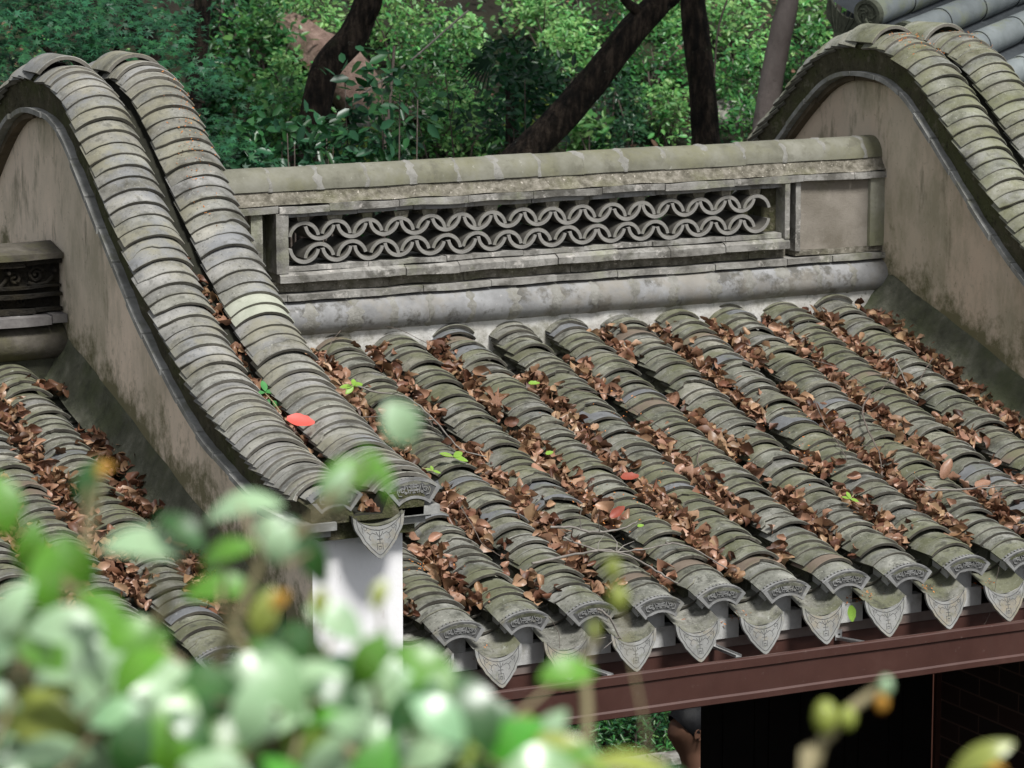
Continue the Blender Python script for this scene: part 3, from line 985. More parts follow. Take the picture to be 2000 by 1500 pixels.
# ------------------------------------------------------------------ gable walls
def gable(name, X0, label, mat_tile, mat_plaster, side):
    t = make_thing(name, (X0 + TH / 2, AX, -3.3), label, 'gable wall')
    Xa, Xb = X0, X0 + TH
    # core wall under the curve
    cur = [q for q in offset_curve(.150) if q[0] > -.16]
    mb = MB()

    def sheet(curve, xa, xb, zb, mi, ylo, yhi, m):
        c = [q for q in curve if ylo <= q[0] <= yhi]
        zz = zb if callable(zb) else (lambda y: zb)
        for x, flip in ((xa, False), (xb, True)):
            r = [[(x, y, z) for y, z in c], [(x, y, zz(y)) for y, z in c]]
            m.grid(r if not flip else list(reversed(r)), mi)
        m.grid([[(xa, y, z) for y, z in c], [(xb, y, z) for y, z in c]], mi)
        m.grid([[(xb, y, zz(y)) for y, z in c], [(xa, y, zz(y)) for y, z in c]], mi)
        for k in (0, -1):
            y, z = c[k]
            m.add([(xa, y, z), (xb, y, z), (xb, y, zz(y)), (xa, y, zz(y))], [(0, 1, 2, 3)], mi)
    sheet(cur, Xa + .004, Xb - .004, -3.3, 0, .0, 1.56, mb)
    sheet(cur, Xa + .004, Xb - .004, -.13, 0, 1.561, 4.12, mb)
    mb.build('wall_core', [M['brown_wall']], t)
    # plaster skin on the left face with an uneven lower edge above the roof flashing
    pl = MB()
    cp = offset_curve(.128)
    c = [q for q in cp if -.19 <= q[0] <= 4.1]
    c = [(-.205, c[0][1])] + c

    def low(y):
        if y < .02:
            return -.045
        yy = y if y < AX else 2 * AX - y
        step = .012 * (math.floor(yy * 3.1) % 2) + .006 * mnoise.noise(Vector((y * 9, X0, 0)))
        return roof_z(yy) + lerp(.105, .125, yy / 2) + step + .012 * mnoise.noise(Vector((y * 4, 3, X0)))
    n_s = 8
    rows = []
    for k in range(n_s + 1):
        rows.append([(Xa - .012 + .003 * mnoise.noise(Vector((y * 3, z * 3, X0))), y, lerp(z, low(y), k / n_s)) for y, z in c])
    pl.grid(rows, 0)
    pl.grid([rows[-1], [(Xa + .006, y, z) for x, y, z in rows[-1]]], 0)
    pl.grid([[(Xa + .006, y, z) for x, y, z in rows[0]], rows[0]], 0)
    pl.build('plaster', [mat_plaster], t)
    # white front block below the two rows of tiles
    fr = MB()
    zt = interp(cp, -.18)
    fr.grid([[(lerp(Xa - .012, Xb + .012, i / 6), -.206 - .002 * mnoise.noise(Vector((i, k, 0))), lerp(-.045, zt, k / 6)) for i in range(7)] for k in range(7)], 0)
    fr.add([(Xb + .012, -.206, -.045), (Xb + .012, -.0, -.045), (Xb + .012, -.0, zt), (Xb + .012, -.206, zt)], [(0, 1, 2, 3)], 0)
    fr.add([(Xa - .012, -.206, -.045), (Xb + .012, -.206, -.045), (Xb + .012, .05, -.045), (Xa - .012, .05, -.045)], [(3, 2, 1, 0)], 0)
    fr.build('front_block', [M['white_plaster']], t)
    lw = MB()
    lw.box(Xa - .006, Xb + .006, -.10, .4, -3.3, -.0455, 0)
    lw.box(Xa - .035, Xb + .035, -.23, .06, -.075, -.046, 0)
    lw.build('wall_base', [M['brown_wall']], t)
    # stepped mouldings following the curve; each slab a chain of thin bricks
    for (d0, d1, out, mt, gap) in ((.112, .130, .078, 'moulding_brick', .17), (.1302, .150, .046, 'moulding_dark', .30)):
        mL, mR = MB(), MB()
        ca, cb = offset_curve(d0), offset_curve(d1)
        ylo = -.27 if out > .05 else -.23
        y = ylo
        while y < 4.1:
            L = gap * U(.85, 1.15)
            sl = abs(interp(ca, y + .05) - interp(ca, y)) / .05
            dy = L / math.sqrt(1 + sl * sl)
            y2 = min(y + dy, 4.12)
            ks = [lerp(y, y2 - .007, i / 5) for i in range(6)]
            jo = U(-.008, .005)
            for mb, xa, xb in ((mL, Xa - out - jo, Xa + .02), (mR, Xb - .02, Xb + out)):
                tp = [[(xa, k, interp(ca, k)) for k in ks], [(xb, k, interp(ca, k)) for k in ks]]
                bt = [[(xa, k, interp(cb, k)) for k in ks], [(xb, k, interp(cb, k)) for k in ks]]
                mb.grid([tp[1], tp[0], bt[0], bt[1]], 0)
                for q in (0, -1):
                    mb.add([tp[0][q], tp[1][q], bt[1][q], bt[0][q]], [(0, 1, 2, 3)], 0)
            y = y2
        mL.build('moulding', [M[mt]], t, smooth=.5)
        mR.build('moulding', [M[mt]], t, smooth=.5)
    # stepped corbel blocks at the front end
    blk, blk2 = MB(), MB()
    zf = interp(offset_curve(.112), -.2)
    for a, b, ya, z0, z1 in ((Xa - .095, Xa + .028, -.300, zf - .018, zf + .006), (Xa - .05, Xa + .02, -.272, zf - .042, zf - .019),
                             (Xb - .035, Xb + .10, -.285, zf - .004, zf + .024), (Xb - .035, Xb + .06, -.268, zf - .030, zf - .005), (Xb - .035, Xb + .025, -.25, zf - .056, zf - .031)):
        (blk if a < Xa else blk2).box(a, b, ya, .02, z0, z1, 0)
    nk = MB()
    nk.box(Xa - .008, Xb + .03, -.255, .04, zf - .058, zf + .016, 0)
    nk.build('neck_course', [M['fascia_mortar']], t)
    blk.build('corbel', [M['moulding_brick']], t)
    blk2.build('corbel', [M['moulding_brick']], t)
    # rough mortar body below the tiles: fascia
    fa = MB()
    c0, c1 = offset_curve(-.004), offset_curve(.1115)
    ys = [-.285 + .03 * i for i in range(int(4.40 / .03))]
    rows = []
    for y in ys:
        za, zb = interp(c0, y), interp(c1, y)
        nz = lambda k: .007 * mnoise.noise(Vector((y * 14, k * 2.1, X0)))
        mid = (Xa + Xb) / 2
        rows.append([(Xa - .046 + nz(0), y, zb), (Xa - .048 + nz(1), y, lerp(zb, za, .35)), (Xa - .052 + nz(2), y, lerp(zb, za, .7)), (Xa - .060 + nz(3), y, za - .012),
                     (Xa - .02, y, za + .012), (mid - .070, y, za + .004), (mid - .045, y, za - .055), (mid + .045, y, za - .055), (mid + .070, y, za + .004), (Xb + .02, y, za + .012),
                     (Xb + .05, y, za - .012), (Xb + .046, y, zb)])
    fa.grid([r[:6] for r in rows], 0)
    fa.grid([r[5:9] for r in rows], 1)  # groove between the rows, its shade put into the colour
    fa.grid([r[8:] for r in rows], 0)
    fa.add(rows[0], [tuple(range(12))], 0)
    fa.add(rows[-1], [tuple(reversed(range(12)))], 0)
    fa.build('mortar_fascia', [M['fascia_mortar'], M['gap_shade']], t)
    # the two rows of tiles, front slope then back slope, with a cap tile on the crown
    s_ax = None
    for k in range(400):
        s = gpath.L * k / 400
        if gpath.at(s)[0].y >= AX:
            s_ax = s
            break
    expo = lambda s: lerp(.040, .0565, min(1, max(0, (s - .1) / 1.3)))
    gx = (Xa + .032, Xa + .287)
    for ri, X in enumerate(gx):
        mb = MB()
        tile_course(mb, gpath, X, .217, .055, .09, s_ax - .12, expo, .0125, length=.12, jit=.55, tilt=.225,
                    special=({24: 2, 25: 2} if (ri == 1 and side == 'L') else None), broken_p=.05)
        tile_course(mb, gpath, X, .217, .055, gpath.L - .03, s_ax + .12, lambda s: .055, .0125, length=.12, direction=-1, jit=.55, tilt=.225, broken_p=.05)
        p, d = gpath.at(s_ax - .085 + U(-.01, .01))
        tile(mb, X, p, Vector((0, math.cos(.04), math.sin(.04))), .212, .062, .20, .014, 0, 1, lift=.016, tilt=.06, roll=U(-.04, .04), yaw=U(-.05, .05))
        mb.build('tile_row', [mat_tile, M['gable_edge'], M['pale_tile']], t, smooth=.6)
        hp, hd = gpath.at(.03)
        end_tile(t, gpath_h, X, .03, .176 if ri else .170, .032, hp=.062, mats=mat_tile)
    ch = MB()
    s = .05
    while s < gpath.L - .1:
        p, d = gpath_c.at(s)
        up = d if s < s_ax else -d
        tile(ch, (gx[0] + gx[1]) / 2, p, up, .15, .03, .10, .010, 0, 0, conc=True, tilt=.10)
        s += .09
    ch.build('channel_tiles', [M['gap_shade']], t)  # valley tiles coloured near black for the shade between the rows
    drip_tile(t, gpath_dr, (gx[0] + gx[1]) / 2 + .0, .012, w=.172, tilt=.12, scale=1.03)
    return t


gpath_h = Path([(v.y, v.z + .002) for v in G_PATH])
gpath_c = Path([(v.y, v.z - .045) for v in G_PATH])
gpath_dr = Path([(v.y, v.z - .046) for v in G_PATH])
gable('gable_wall', X1, 'left humped gable wall, pink-grey plaster under two pale tile rows, two tiles cream', M['gable_tile'], M['plaster'], 'L')
gable('gable_wall', X2, 'humped gable wall at the right edge, brown plaster under two moss-green tile rows', M['gable_tile_mossy'], M['plaster_right'], 'R')


# sloped mortar flashing between the roofs and the gable faces
def flashing(Xw, sgn, width, parent):
    mb = MB()
    ys = [-.0 + .05 * i for i in range(44)]
    rows = []
    for y in ys:
        zr = roof_z(y)
        r = []
        for k in range(9):
            q = k / 8
            x = Xw + sgn * (q ** .9) * width
            z = zr + lerp(.15, -.025, q) - .03 * math.sin(q * PI) + .009 * mnoise.noise(Vector((y * 7, q * 5, Xw)))
            r.append((x, y, z))
        rows.append(r)
    mb.grid(rows if sgn > 0 else [list(reversed(r)) for r in rows], 0)
    mb.add(rows[0] + [(Xw, ys[0], -.05), (Xw + sgn * width, ys[0], -.05)], [(0, 1, 2, 3, 4, 5, 6, 7, 8, 10, 9)], 0)
    mb.build('mortar_flashing', [M['flashing']], parent)


flashing(X1 - .003, -1, .085, left_roof)
flashing(X2 - .003, -1, .125, main_roof)
flashing(X1 + TH + .003, 1, .10, main_roof)


# ------------------------------------------------------------------ ridge walls
YF = 2.0


def prism(mb, x0, x1, prof, mi=0, seg=1, jit=0.0, ends=True):
    """extrude a (y, z) outline along x"""
    rows = []
    for i in range(seg + 1):
        x = lerp(x0, x1, i / seg)
        rows.append([(x, y + (jit * mnoise.noise(Vector((x * 9, k * 3.3, x0))) if jit else 0), z + (jit * mnoise.noise(Vector((x * 7, k * 2.1, 5 + x0))) if jit else 0)) for k, (y, z) in enumerate(prof)])
    mb.grid([list(reversed(r)) for r in rows], mi, closed=True)
    if ends:
        mb.add(rows[0], [tuple(range(len(prof)))], mi)
        mb.add(rows[-1], [tuple(reversed(range(len(prof))))], mi)


def arc_prof(yc, zc, r, a0, a1, n, ry=None):
    ry = ry or r
    return [(yc - ry * math.cos(lerp(a0, a1, i / n)), zc + r * math.sin(lerp(a0, a1, i / n))) for i in range(n + 1)]


def joint(mb, x, w, prof, yc, zc, bulge=.003, mi=1):
    n = len(prof)
    sd_ = U(0, 90)
    rows = []
    lo_, hi_ = (U(-.2, .3), 1.1) if rnd.random() < .35 else (-1, 2)
    for i in range(5):
        q = i / 4
        r_ = []
        for k, (y, z) in enumerate(prof):
            ww = w * max(.12, 1 + 1.3 * mnoise.noise(Vector((k * .55, sd_, 0))))
            sh = .012 * mnoise.noise(Vector((k * .4, 0, sd_)))
            b = bulge * math.sin(PI * q) * (1 + .8 * mnoise.noise(Vector((k * .9, i, sd_)))) - .0008
            if not (lo_ <= k / n <= hi_):
                b = -.004
            d_ = Vector((y - yc, z - zc)).normalized()
            r_.append((x + sh + ww * (2 * q - 1), y + d_.x * b, z + d_.y * b))
        rows.append(r_)
    mb.grid([list(reversed(r)) for r in rows], mi)


def slabs(mb, x0, x1, prof, lengths, gap=.0025, jit=.0015, mi=0):
    jit = jit * 1.8 + .0008
    x = x0
    while x < x1 - .01:
        L = U(*lengths)
        x2 = min(x1, x + L)
        if x1 - x2 < .05:
            x2 = x1
        dz, dy = G(0, .0012), G(0, .0022)
        prism(mb, x, x2 - gap, [(y + dy, z + dz) for y, z in prof], mi, seg=max(2, int((x2 - x) / .03)), jit=jit)
        x = x2


XR0, XR1 = X1 + TH - .02, X2 - .004
rw = make_thing('ridge_wall', ((XR0 + XR1) / 2, YF + .09, .62), 'low grey ridge wall pierced by a band of interlaced half-ring tiles', 'ridge wall')
mb = MB()
prism(mb, XR0, XR1, [(1.985, .56), (1.985, .70), (2.2, .70), (2.2, .56)], 0, seg=90, jit=.008)
mb.build('mortar_bed', [M['white_mortar']], rw)
# round pipe-like course of tiles
mb, jm = MB(), MB()
x = XR0
k = 0
while x < XR1:
    x2 = min(XR1, x + U(.155, .185))
    prism(mb, x, x2, [(2.09, .69)] + arc_prof(2.015, .742, .066, -1.25, 1.5, 12, .068) + [(2.09, .80)], 0, seg=4, jit=.0012)
    if x2 < XR1 - .02:
        joint(mb, x2, U(.012, .026), arc_prof(2.015, .742, .0665, -1.25, 1.5, 16, .0685), 2.015, .742)
    x = x2
    k += 1
mb.build('round_tile_course', [M['tube_tile'], M['joint_mortar']], rw)
mb = MB()
slabs(mb, XR0, XR1, [(1.975, .813), (1.975, .836), (2.17, .840), (2.17, .813)], (.20, .34))
mb.build('ledge', [M['stone']], rw)
mb = MB()
slabs(mb, XR0, 2.256, [(2.012, .8405), (2.012, .879), (2.16, .879), (2.16, .8405)], (.3, .5), jit=.003)
slabs(mb, 2.29, XR1, [(1.992, .8405), (1.992, .862), (2.16, .862), (2.16, .8405)], (.3, .5), jit=.002)
mb.build('recessed_course', [M['rough_cement']], rw)
mb = MB()
slabs(mb, .075, 2.250, [(1.970, .8795), (1.970, .905), (1.990, .916), (2.165, .920), (2.165, .8795)], (.18, .3))
mb.build('ledge', [M['stone']], rw)
mb = MB()
slabs(mb, .113, 2.226, [(1.992, .9205), (1.992, .938), (2.165, .940), (2.165, .9205)], (.24, .36), jit=.001)
mb.build('sill', [M['stone']], rw)
# upper strip, band, rough mortar slope and rounded cap
mb = MB()
slabs(mb, .10, 2.25, [(2.000, 1.118), (2.000, 1.137), (2.16, 1.137), (2.16, 1.118)], (.22, .3), jit=.0008)
mb.build('head_strip', [M['tube_tile']], rw)
mb = MB()
slabs(mb, XR0, XR1, [(1.972, 1.1375), (1.972, 1.162), (2.06, 1.166), (2.20, 1.162), (2.20, 1.1375)], (.20, .34), jit=.0022)
mb.build('ledge', [M['stone']], rw)
mb = MB()
prism(mb, XR0, XR1, [(1.978, 1.1665), (2.002, 1.188), (2.018, 1.222), (2.15, 1.222), (2.17, 1.188), (2.19, 1.1665)], 0, seg=120, jit=.006)
mb.build('mortar_slope', [M['rough_cement']], rw)
mb, jm = MB(), MB()
x = XR0
cap = arc_prof(2.085, 1.218, .076, -.05, PI + .05, 16, .078)
while x < XR1:
    x2 = min(XR1, x + U(.165, .20))
    dz = G(0, .0015)
    prism(mb, x, x2, [(a, b + dz) for a, b in cap], 0, seg=4, jit=.0014)
    if x2 < XR1 - .02:
        joint(mb, x2, U(.006, .020), cap, 2.085, 1.218, .0035)
    x = x2
mb.build('ridge_cap', [M['cap_tile'], M['joint_mortar']], rw)
# uprights: left end, frame around the lattice, black slot, right panel
mb = MB()
prism(mb, XR0, -.03, [(2.02, .8795), (2.02, 1.137), (2.15, 1.137), (2.15, .8795)], 0, seg=8, jit=.002)
mb.build('end_panel', [M['panel_plaster']], rw)
for nm, xa, xb, ya, za, zb, mt in (('post', -.029, .016, 1.990, .8795, 1.137, 'stone'), ('post', .064, .112, 1.976, .9165, 1.137, 'stone'),
                                   ('post', 2.227, 2.249, 1.976, .9165, 1.137, 'stone'), ('post', 2.284, 2.306, 1.988, .8625, 1.137, 'stone'),
                                   ('post', 2.630, 2.705, 1.985, .8625, 1.137, 'stone_moss')):
    mb = MB()
    n = 8
    rows = []
    for i in range(n + 1):
        z = lerp(za, zb, i / n)
        j = lambda q: .002 * mnoise.noise(Vector((z * 30, q, xa * 9)))
        rows.append([(xa + j(1), ya + j(2), z), (xb + j(3), ya + j(4), z), (xb + j(5), 2.15, z), (xa + j(6), 2.15, z)])
    mb.grid(rows, 0, closed=True)
    mb.build(nm, [M[mt]], rw)
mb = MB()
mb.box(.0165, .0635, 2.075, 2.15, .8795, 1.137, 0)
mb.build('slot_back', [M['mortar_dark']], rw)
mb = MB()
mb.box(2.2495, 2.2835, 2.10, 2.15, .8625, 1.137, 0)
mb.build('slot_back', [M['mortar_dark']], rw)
mb = MB()
prism(mb, 2.307, 2.6295, [(2.004, .8625), (2.004, 1.137), (2.15, 1.137), (2.15, .8625)], 0, seg=10, jit=.002)
mb.build('side_panel', [M['panel_plaster']], rw)
mb = MB()
mb.box(2.160, 2.2265, 2.045, 2.15, .9405, 1.117, 0)
mb.build('reveal', [M['fascia_mortar']], rw)


def ring_tile_mesh(up):
    m = MB()
    Ro, th, n = .0650, .0160, 18
    rows_o, rows_i = [], []
    for y in (0, .004, .13):
        ro, ri = [], []
        for k in range(n + 1):
            a = math.radians(10 + 160 * k / n)
            s_ = 1 if up else -1
            e = 1.5e-3 if y == 0 else 0
            ro.append((-(Ro - e) * math.cos(a), y, s_ * (Ro - e) * math.sin(a)))
            ri.append((-(Ro - th + e) * math.cos(a), y, s_ * (Ro - th + e) * math.sin(a)))
        rows_o.append(ro)
        rows_i.append(ri)
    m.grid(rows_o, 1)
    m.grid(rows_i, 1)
    m.grid([rows_o[0], rows_i[0]], 0)
    m.grid([rows_o[-1], rows_i[-1]], 0)
    m.grid([[r[0] for r in rows_o], [r[0] for r in rows_i]], 0)
    m.grid([[r[-1] for r in rows_o], [r[-1] for r in rows_i]], 0)
    return m


P = .1282
proto_up = ring_tile_mesh(True).build('ring_tile', [M['lattice_clay'], M['lattice_side_shade']], rw, smooth=.5)
proto_dn = ring_tile_mesh(False).build('ring_tile', [M['lattice_clay'], M['lattice_side_shade']], rw, smooth=.5)
o_rw = ORG[rw.name]
# meshes were written relative to the thing; move their data back to their own origin
for pr in (proto_up, proto_dn):
    pr.data.transform(Matrix.Translation(o_rw))
first = {True: proto_up, False: proto_dn}
used_r = {True: False, False: False}


def put_ring(up, x, z):
    if not used_r[up]:
        o = first[up]
        used_r[up] = True
    else:
        o = first[up].copy()
        COL.objects.link(o)
        o.parent = rw
    o.location = Vector((x + G(0, .0018), (1.9965 if up else 1.9945) + U(-.0008, .0008), z + G(0, .0016))) - o_rw
    o.rotation_euler = (0, G(0, .05), G(0, .012))


for k in range(16):
    xk = .183 + P * k
    put_ring(True, xk, 1.0365)
    put_ring(False, xk, 1.0085)
    if xk + P / 2 < 2.15:
        put_ring(False, xk + P / 2, 1.0915)
        put_ring(True, xk + P / 2, .9580)
for k in range(17):
    mb = MB()
    x = .183 + P * k + G(0, .006)
    if x > 2.13:
        break
    w_ = U(.018, .034)
    r_ = [[(x - w_, 2.004, 1.1175), (x - w_ * .8, 2.002, 1.094), (x + w_ * .8, 2.003, 1.094), (x + w_, 2.004, 1.1175)],
          [(x - w_, 2.10, 1.1175), (x - w_ * .8, 2.10, 1.094), (x + w_ * .8, 2.10, 1.094), (x + w_, 2.10, 1.1175)]]
    mb.grid(r_, 0)
    mb.add(r_[0], [(0, 1, 2, 3)], 0)
    mb.build('mortar_dab', [M['rough_cement']], rw)

# carved ridge of the building on the left
XL0, XL1 = -2.45, X1 - .013
lr = make_thing('ridge_wall', ((XL0 + XL1) / 2, YF + .09, .62), 'dark carved ridge wall with floral relief against the left gable', 'ridge wall')
mb = MB()
prism(mb, XL0, XL1, [(1.985, .56), (1.985, .80), (2.2, .80), (2.2, .56)], 0, seg=30, jit=.004)
mb.build('mortar_bed', [M['mortar_dark']], lr)
mb = MB()
x = XL1
while x > XL0:
    x2 = max(XL0, x - U(.23, .30))
    prism(mb, x2 + .003, x, [(2.09, .665)] + arc_prof(2.03, .732, .070, -1.3, 1.3, 12, .095) + [(2.09, .80)], 0, seg=5, jit=.002)
    x = x2
mb.build('round_tile_course', [M['old_tube']], lr)
mb = MB()
slabs(mb, XL0, XL1, [(1.925, .8025), (1.925, .832), (2.17, .836), (2.17, .8025)], (.3, .5))
mb.build('ledge', [M['ledge_blotched']], lr)
mb = MB()
prism(mb, XL0, XL1, [(2.01, .8365), (2.01, 1.03), (2.17, 1.03), (2.17, .8365)], 0, seg=10, jit=.002)
for z0, z1, y0 in ((.838, .852, 1.975), (.893, .906, 1.968), (.925, .934, 1.985), (1.008, 1.030, 1.972)):
    slabs(mb, XL0, XL1, [(y0, z0), (y0, z1), (2.02, z1), (2.02, z0)], (.4, .6), jit=.003)


def relief(pts, r, y=2.0):
    mb.tube([(x, y + U(-.006, .002), z) for x, z in pts], r, seg=6, mi=0)


for k in range(9):
    cx = XL1 - .07 - .17 * k
    relief(spiral(cx - .02, .972, .030, .006, .5, 1.5, 20), .0065)
    relief(spiral(cx - .10, .962, .022, .005, 2.5, -1.3, 16), .006)
    relief([(cx - .05, .945), (cx - .02, .935), (cx + .02, .94), (cx + .045, .965)], .007)
    for q in range(6):
        a = q * PI / 5
        relief([(cx - .07, .862), (cx - .07 + .026 * math.cos(a), .862 + .024 * math.sin(a))], .0045, 2.003)
    relief(spiral(cx + .02, .872, .014, .004, 0, 1.3, 12), .0045, 2.003)
    mb.tube([(cx + .045, 1.975, .985), (cx + .045, 2.01, .985)], [.006, .012], seg=10)
mb.build('carved_panel', [M['carved']], lr)
mb = MB()
slabs(mb, XL0, XL1, [(1.958, 1.0305), (1.958, 1.050), (2.09, 1.078), (2.22, 1.05), (2.22, 1.0305)], (.5, .8))
mb.build('ridge_cap', [M['old_tube']], lr)

# ------------------------------------------------------------------ eave: boards, gutter, brackets, interior
eb = make_thing('eave_board', (1.1, .10, -.12), 'dark brown wooden board under the eave tiles, above the gutter', 'board')
mb = MB()
mb.box(X1 + TH + .02, X2 - .02, .035, .125, -.150, -.0865, 0)
mb.box(X1 + TH + .02, 3.2, .126, 1.9, -.125, -.095, 0)
mb.build('board', [M['dark_wood']], eb)


def gutter(x0, x1, label):
    t = make_thing('rain_gutter', ((x0 + x1) / 2, -.06, -.24), label, 'gutter')
    prof = [(-.135, -.112), (-.150, -.1125), (-.152, -.116), (-.152, -.142), (-.146, -.146), (-.146, -.226), (-.152, -.232), (-.152, -.250), (-.146, -.254),
            (.033, -.254), (.033, -.120), (.029, -.120)]
    inner = [(.029, -.245), (-.139, -.245), (-.139, -.118), (-.135, -.112)]
    mb = MB()
    n = 60
    rows = [[(lerp(x0, x1, i / n), y + .0012 * mnoise.noise(Vector((i * .35, k * .2, 0))), z + .0010 * mnoise.noise(Vector((i * .3, 7, 0)))) for k, (y, z) in enumerate(prof)] for i in range(n + 1)]
    mb.grid([list(reversed(r)) for r in rows], 0)
    rows = [[(lerp(x0, x1, i / n), y, z) for y, z in inner] for i in range(n + 1)]
    mb.grid([list(reversed(r)) for r in rows], 1)
    mb.build('trough', [M['gutter'], M['gutter_inside']], t, smooth=.4)
    bk = MB()
    bk.box(x0, x1, .0335, .0345 + .006, -.20, -.0875, 0)
    bk.build('back_plate', [M['gutter_inside']], t)
    return t


g1 = gutter(X1 + TH - .15, 4.2, 'red-brown metal box gutter running below the pointed eave tiles')
g2 = gutter(-2.6, X1 - .02, 'red-brown metal box gutter of the left building, behind the blurred bush')
wk = 0
for px, py, qx, qy in ((1391, 1250, 1443, 1283), (1637, 1236, 1683, 1256), (1137, 1290, 1192, 1320)):
    a = at_Y(px, py, .029)
    b = at_Y(qx, qy, -.135)
    t = make_thing('gutter_bracket', a, ['bent galvanised bracket in the gutter below the fourth pointed tile from the left', 'bent galvanised bracket in the gutter further right, with one dark screw hole',
                                         'bent galvanised bracket in the gutter near the left end, beside a blurred stalk'][wk], 'bracket', 'gutter brackets')
    mb = MB()
    y0 = .024
    mb.box(a.x - .014, a.x + .012, y0, y0 + .003, a.z - .024, a.z + .012, 0)
    d = Vector((b.x - a.x, -.135 - y0, b.z - (a.z - .02)))
    o = Vector((a.x, y0, a.z - .022))
    u_ = Vector((.011, 0, 0))
    n3 = d.cross(u_).normalized() * .002
    e3 = Vector((0, 0, .007))
    mb.grid([[o - u_ + e3, o - u_, o + u_, o + u_ + e3], [o + d - u_ + e3, o + d - u_, o + d + u_, o + d + u_ + e3]], 0)
    mb.grid([[o - u_ + e3 + n3, o - u_ + n3, o + u_ + n3, o + u_ + e3 + n3], [o + d - u_ + e3 + n3, o + d - u_ + n3, o + d + u_ + n3, o + d + u_ + e3 + n3]], 0)
    mb.build('strap', [M['steel']], t, smooth=0)
    sc = MB()
    sc.tube([(a.x, y0 - .0022, a.z - .004), (a.x, y0 + .001, a.z - .004)], .0035, seg=8)
    sc.build('screw', [M['shade_black_wood']], t)
    wk += 1

dr = make_thing('wooden_partition', (2.15, 1.55, -3.3), 'dark wooden partition under the eave, deep shade put into its black colour', 'partition')
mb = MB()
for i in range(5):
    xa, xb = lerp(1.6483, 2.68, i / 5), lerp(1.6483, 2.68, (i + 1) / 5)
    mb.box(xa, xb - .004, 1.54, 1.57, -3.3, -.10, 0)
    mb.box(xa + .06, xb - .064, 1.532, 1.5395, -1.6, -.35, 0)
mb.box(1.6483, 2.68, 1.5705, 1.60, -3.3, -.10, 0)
mb.build('boards', [M['shade_black_wood']], dr)
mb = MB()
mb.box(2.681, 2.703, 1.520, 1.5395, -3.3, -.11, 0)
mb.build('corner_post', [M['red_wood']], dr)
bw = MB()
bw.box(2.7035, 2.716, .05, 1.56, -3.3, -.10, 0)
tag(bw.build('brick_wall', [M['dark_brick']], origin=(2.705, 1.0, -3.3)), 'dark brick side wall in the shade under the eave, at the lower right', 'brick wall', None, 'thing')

# parapet behind the pavilion
pw = make_thing('parapet', (3.2, 5.1, -3.3), 'low wall with a grey stone coping, seen through the gap under the eave', 'parapet wall')
mb = MB()
mb.box(-6, 9, 5.02, 5.12, -3.3, -2.2005, 0)
mb.build('wall', [M['mortar_dark']], pw)
mb = MB()
slabs(mb, -6, 9, [(5.0, -2.200), (5.0, -2.165), (5.13, -2.165), (5.13, -2.200)], (.8, 1.2))
mb.build('coping', [M['stone']], pw)


# ------------------------------------------------------------------ ground
def terrain(x, y):
    n = mnoise.noise(Vector((x * .25, y * .25, 1.3)))
    n2 = mnoise.noise(Vector((x * .9, y * .9, 4.3)))
    if y < -2.4:
        return interp([(-60, 1.6), (-12, 1.3), (-7.2, .95), (-6.4, .6), (-4.2, -2.4), (-3.0, -3.3), (-2.4, -3.3)], y) + (.08 * n if y < -5 else 0)
    if y < 5.28:
        return -3.3
    z = interp([(5.28, -2.45), (6.0, -2.2), (9.5, .15), (12.5, 1.25), (16, 2.6), (30, 9), (60, 22), (120, 45)], y)
    return z + (.30 * n + .08 * n2) * min(1, (y - 5.28) / 2)


def axis(breaks):
    out = []
    for a, b, st in breaks:
        v = a
        while v < b - 1e-6:
            out.append(v)
            v += st
    out.append(breaks[-1][1])
    return out


gx_ = axis([(-80, -16, 8), (-16, -6, 1.0), (-6, 16, .4), (16, 24, 1.0), (24, 80, 8)])
gy_ = axis([(-60, -12, 6), (-12, -2.4, .4), (-2.4, 5.27, .9), (5.28, 17, .3), (17, 30, 1.5), (30, 120, 9)])
mb = MB()
mb.grid([[(x, y, terrain(x, y)) for x in gx_] for y in gy_], 0)
gr = mb.build('ground', [M['soil']], origin=(0, 0, 0), smooth=1.2)
tag(gr, 'dark leaf-littered soil of the wooded hillside behind the roofs', None, None, 'structure')

#PART3
# ------------------------------------------------------------------ scatter helpers
nprs = np.random.RandomState(11)


def rot_from(normal, heading):
    """(N,3,3) matrices whose z axis is normal and x axis near heading"""
    z = normal / np.linalg.norm(normal, axis=1, keepdims=True)
    x = heading - z * np.sum(heading * z, axis=1, keepdims=True)
    x /= np.linalg.norm(x, axis=1, keepdims=True) + 1e-9
    y = np.cross(z, x)
    return np.stack([x, y, z], axis=2)


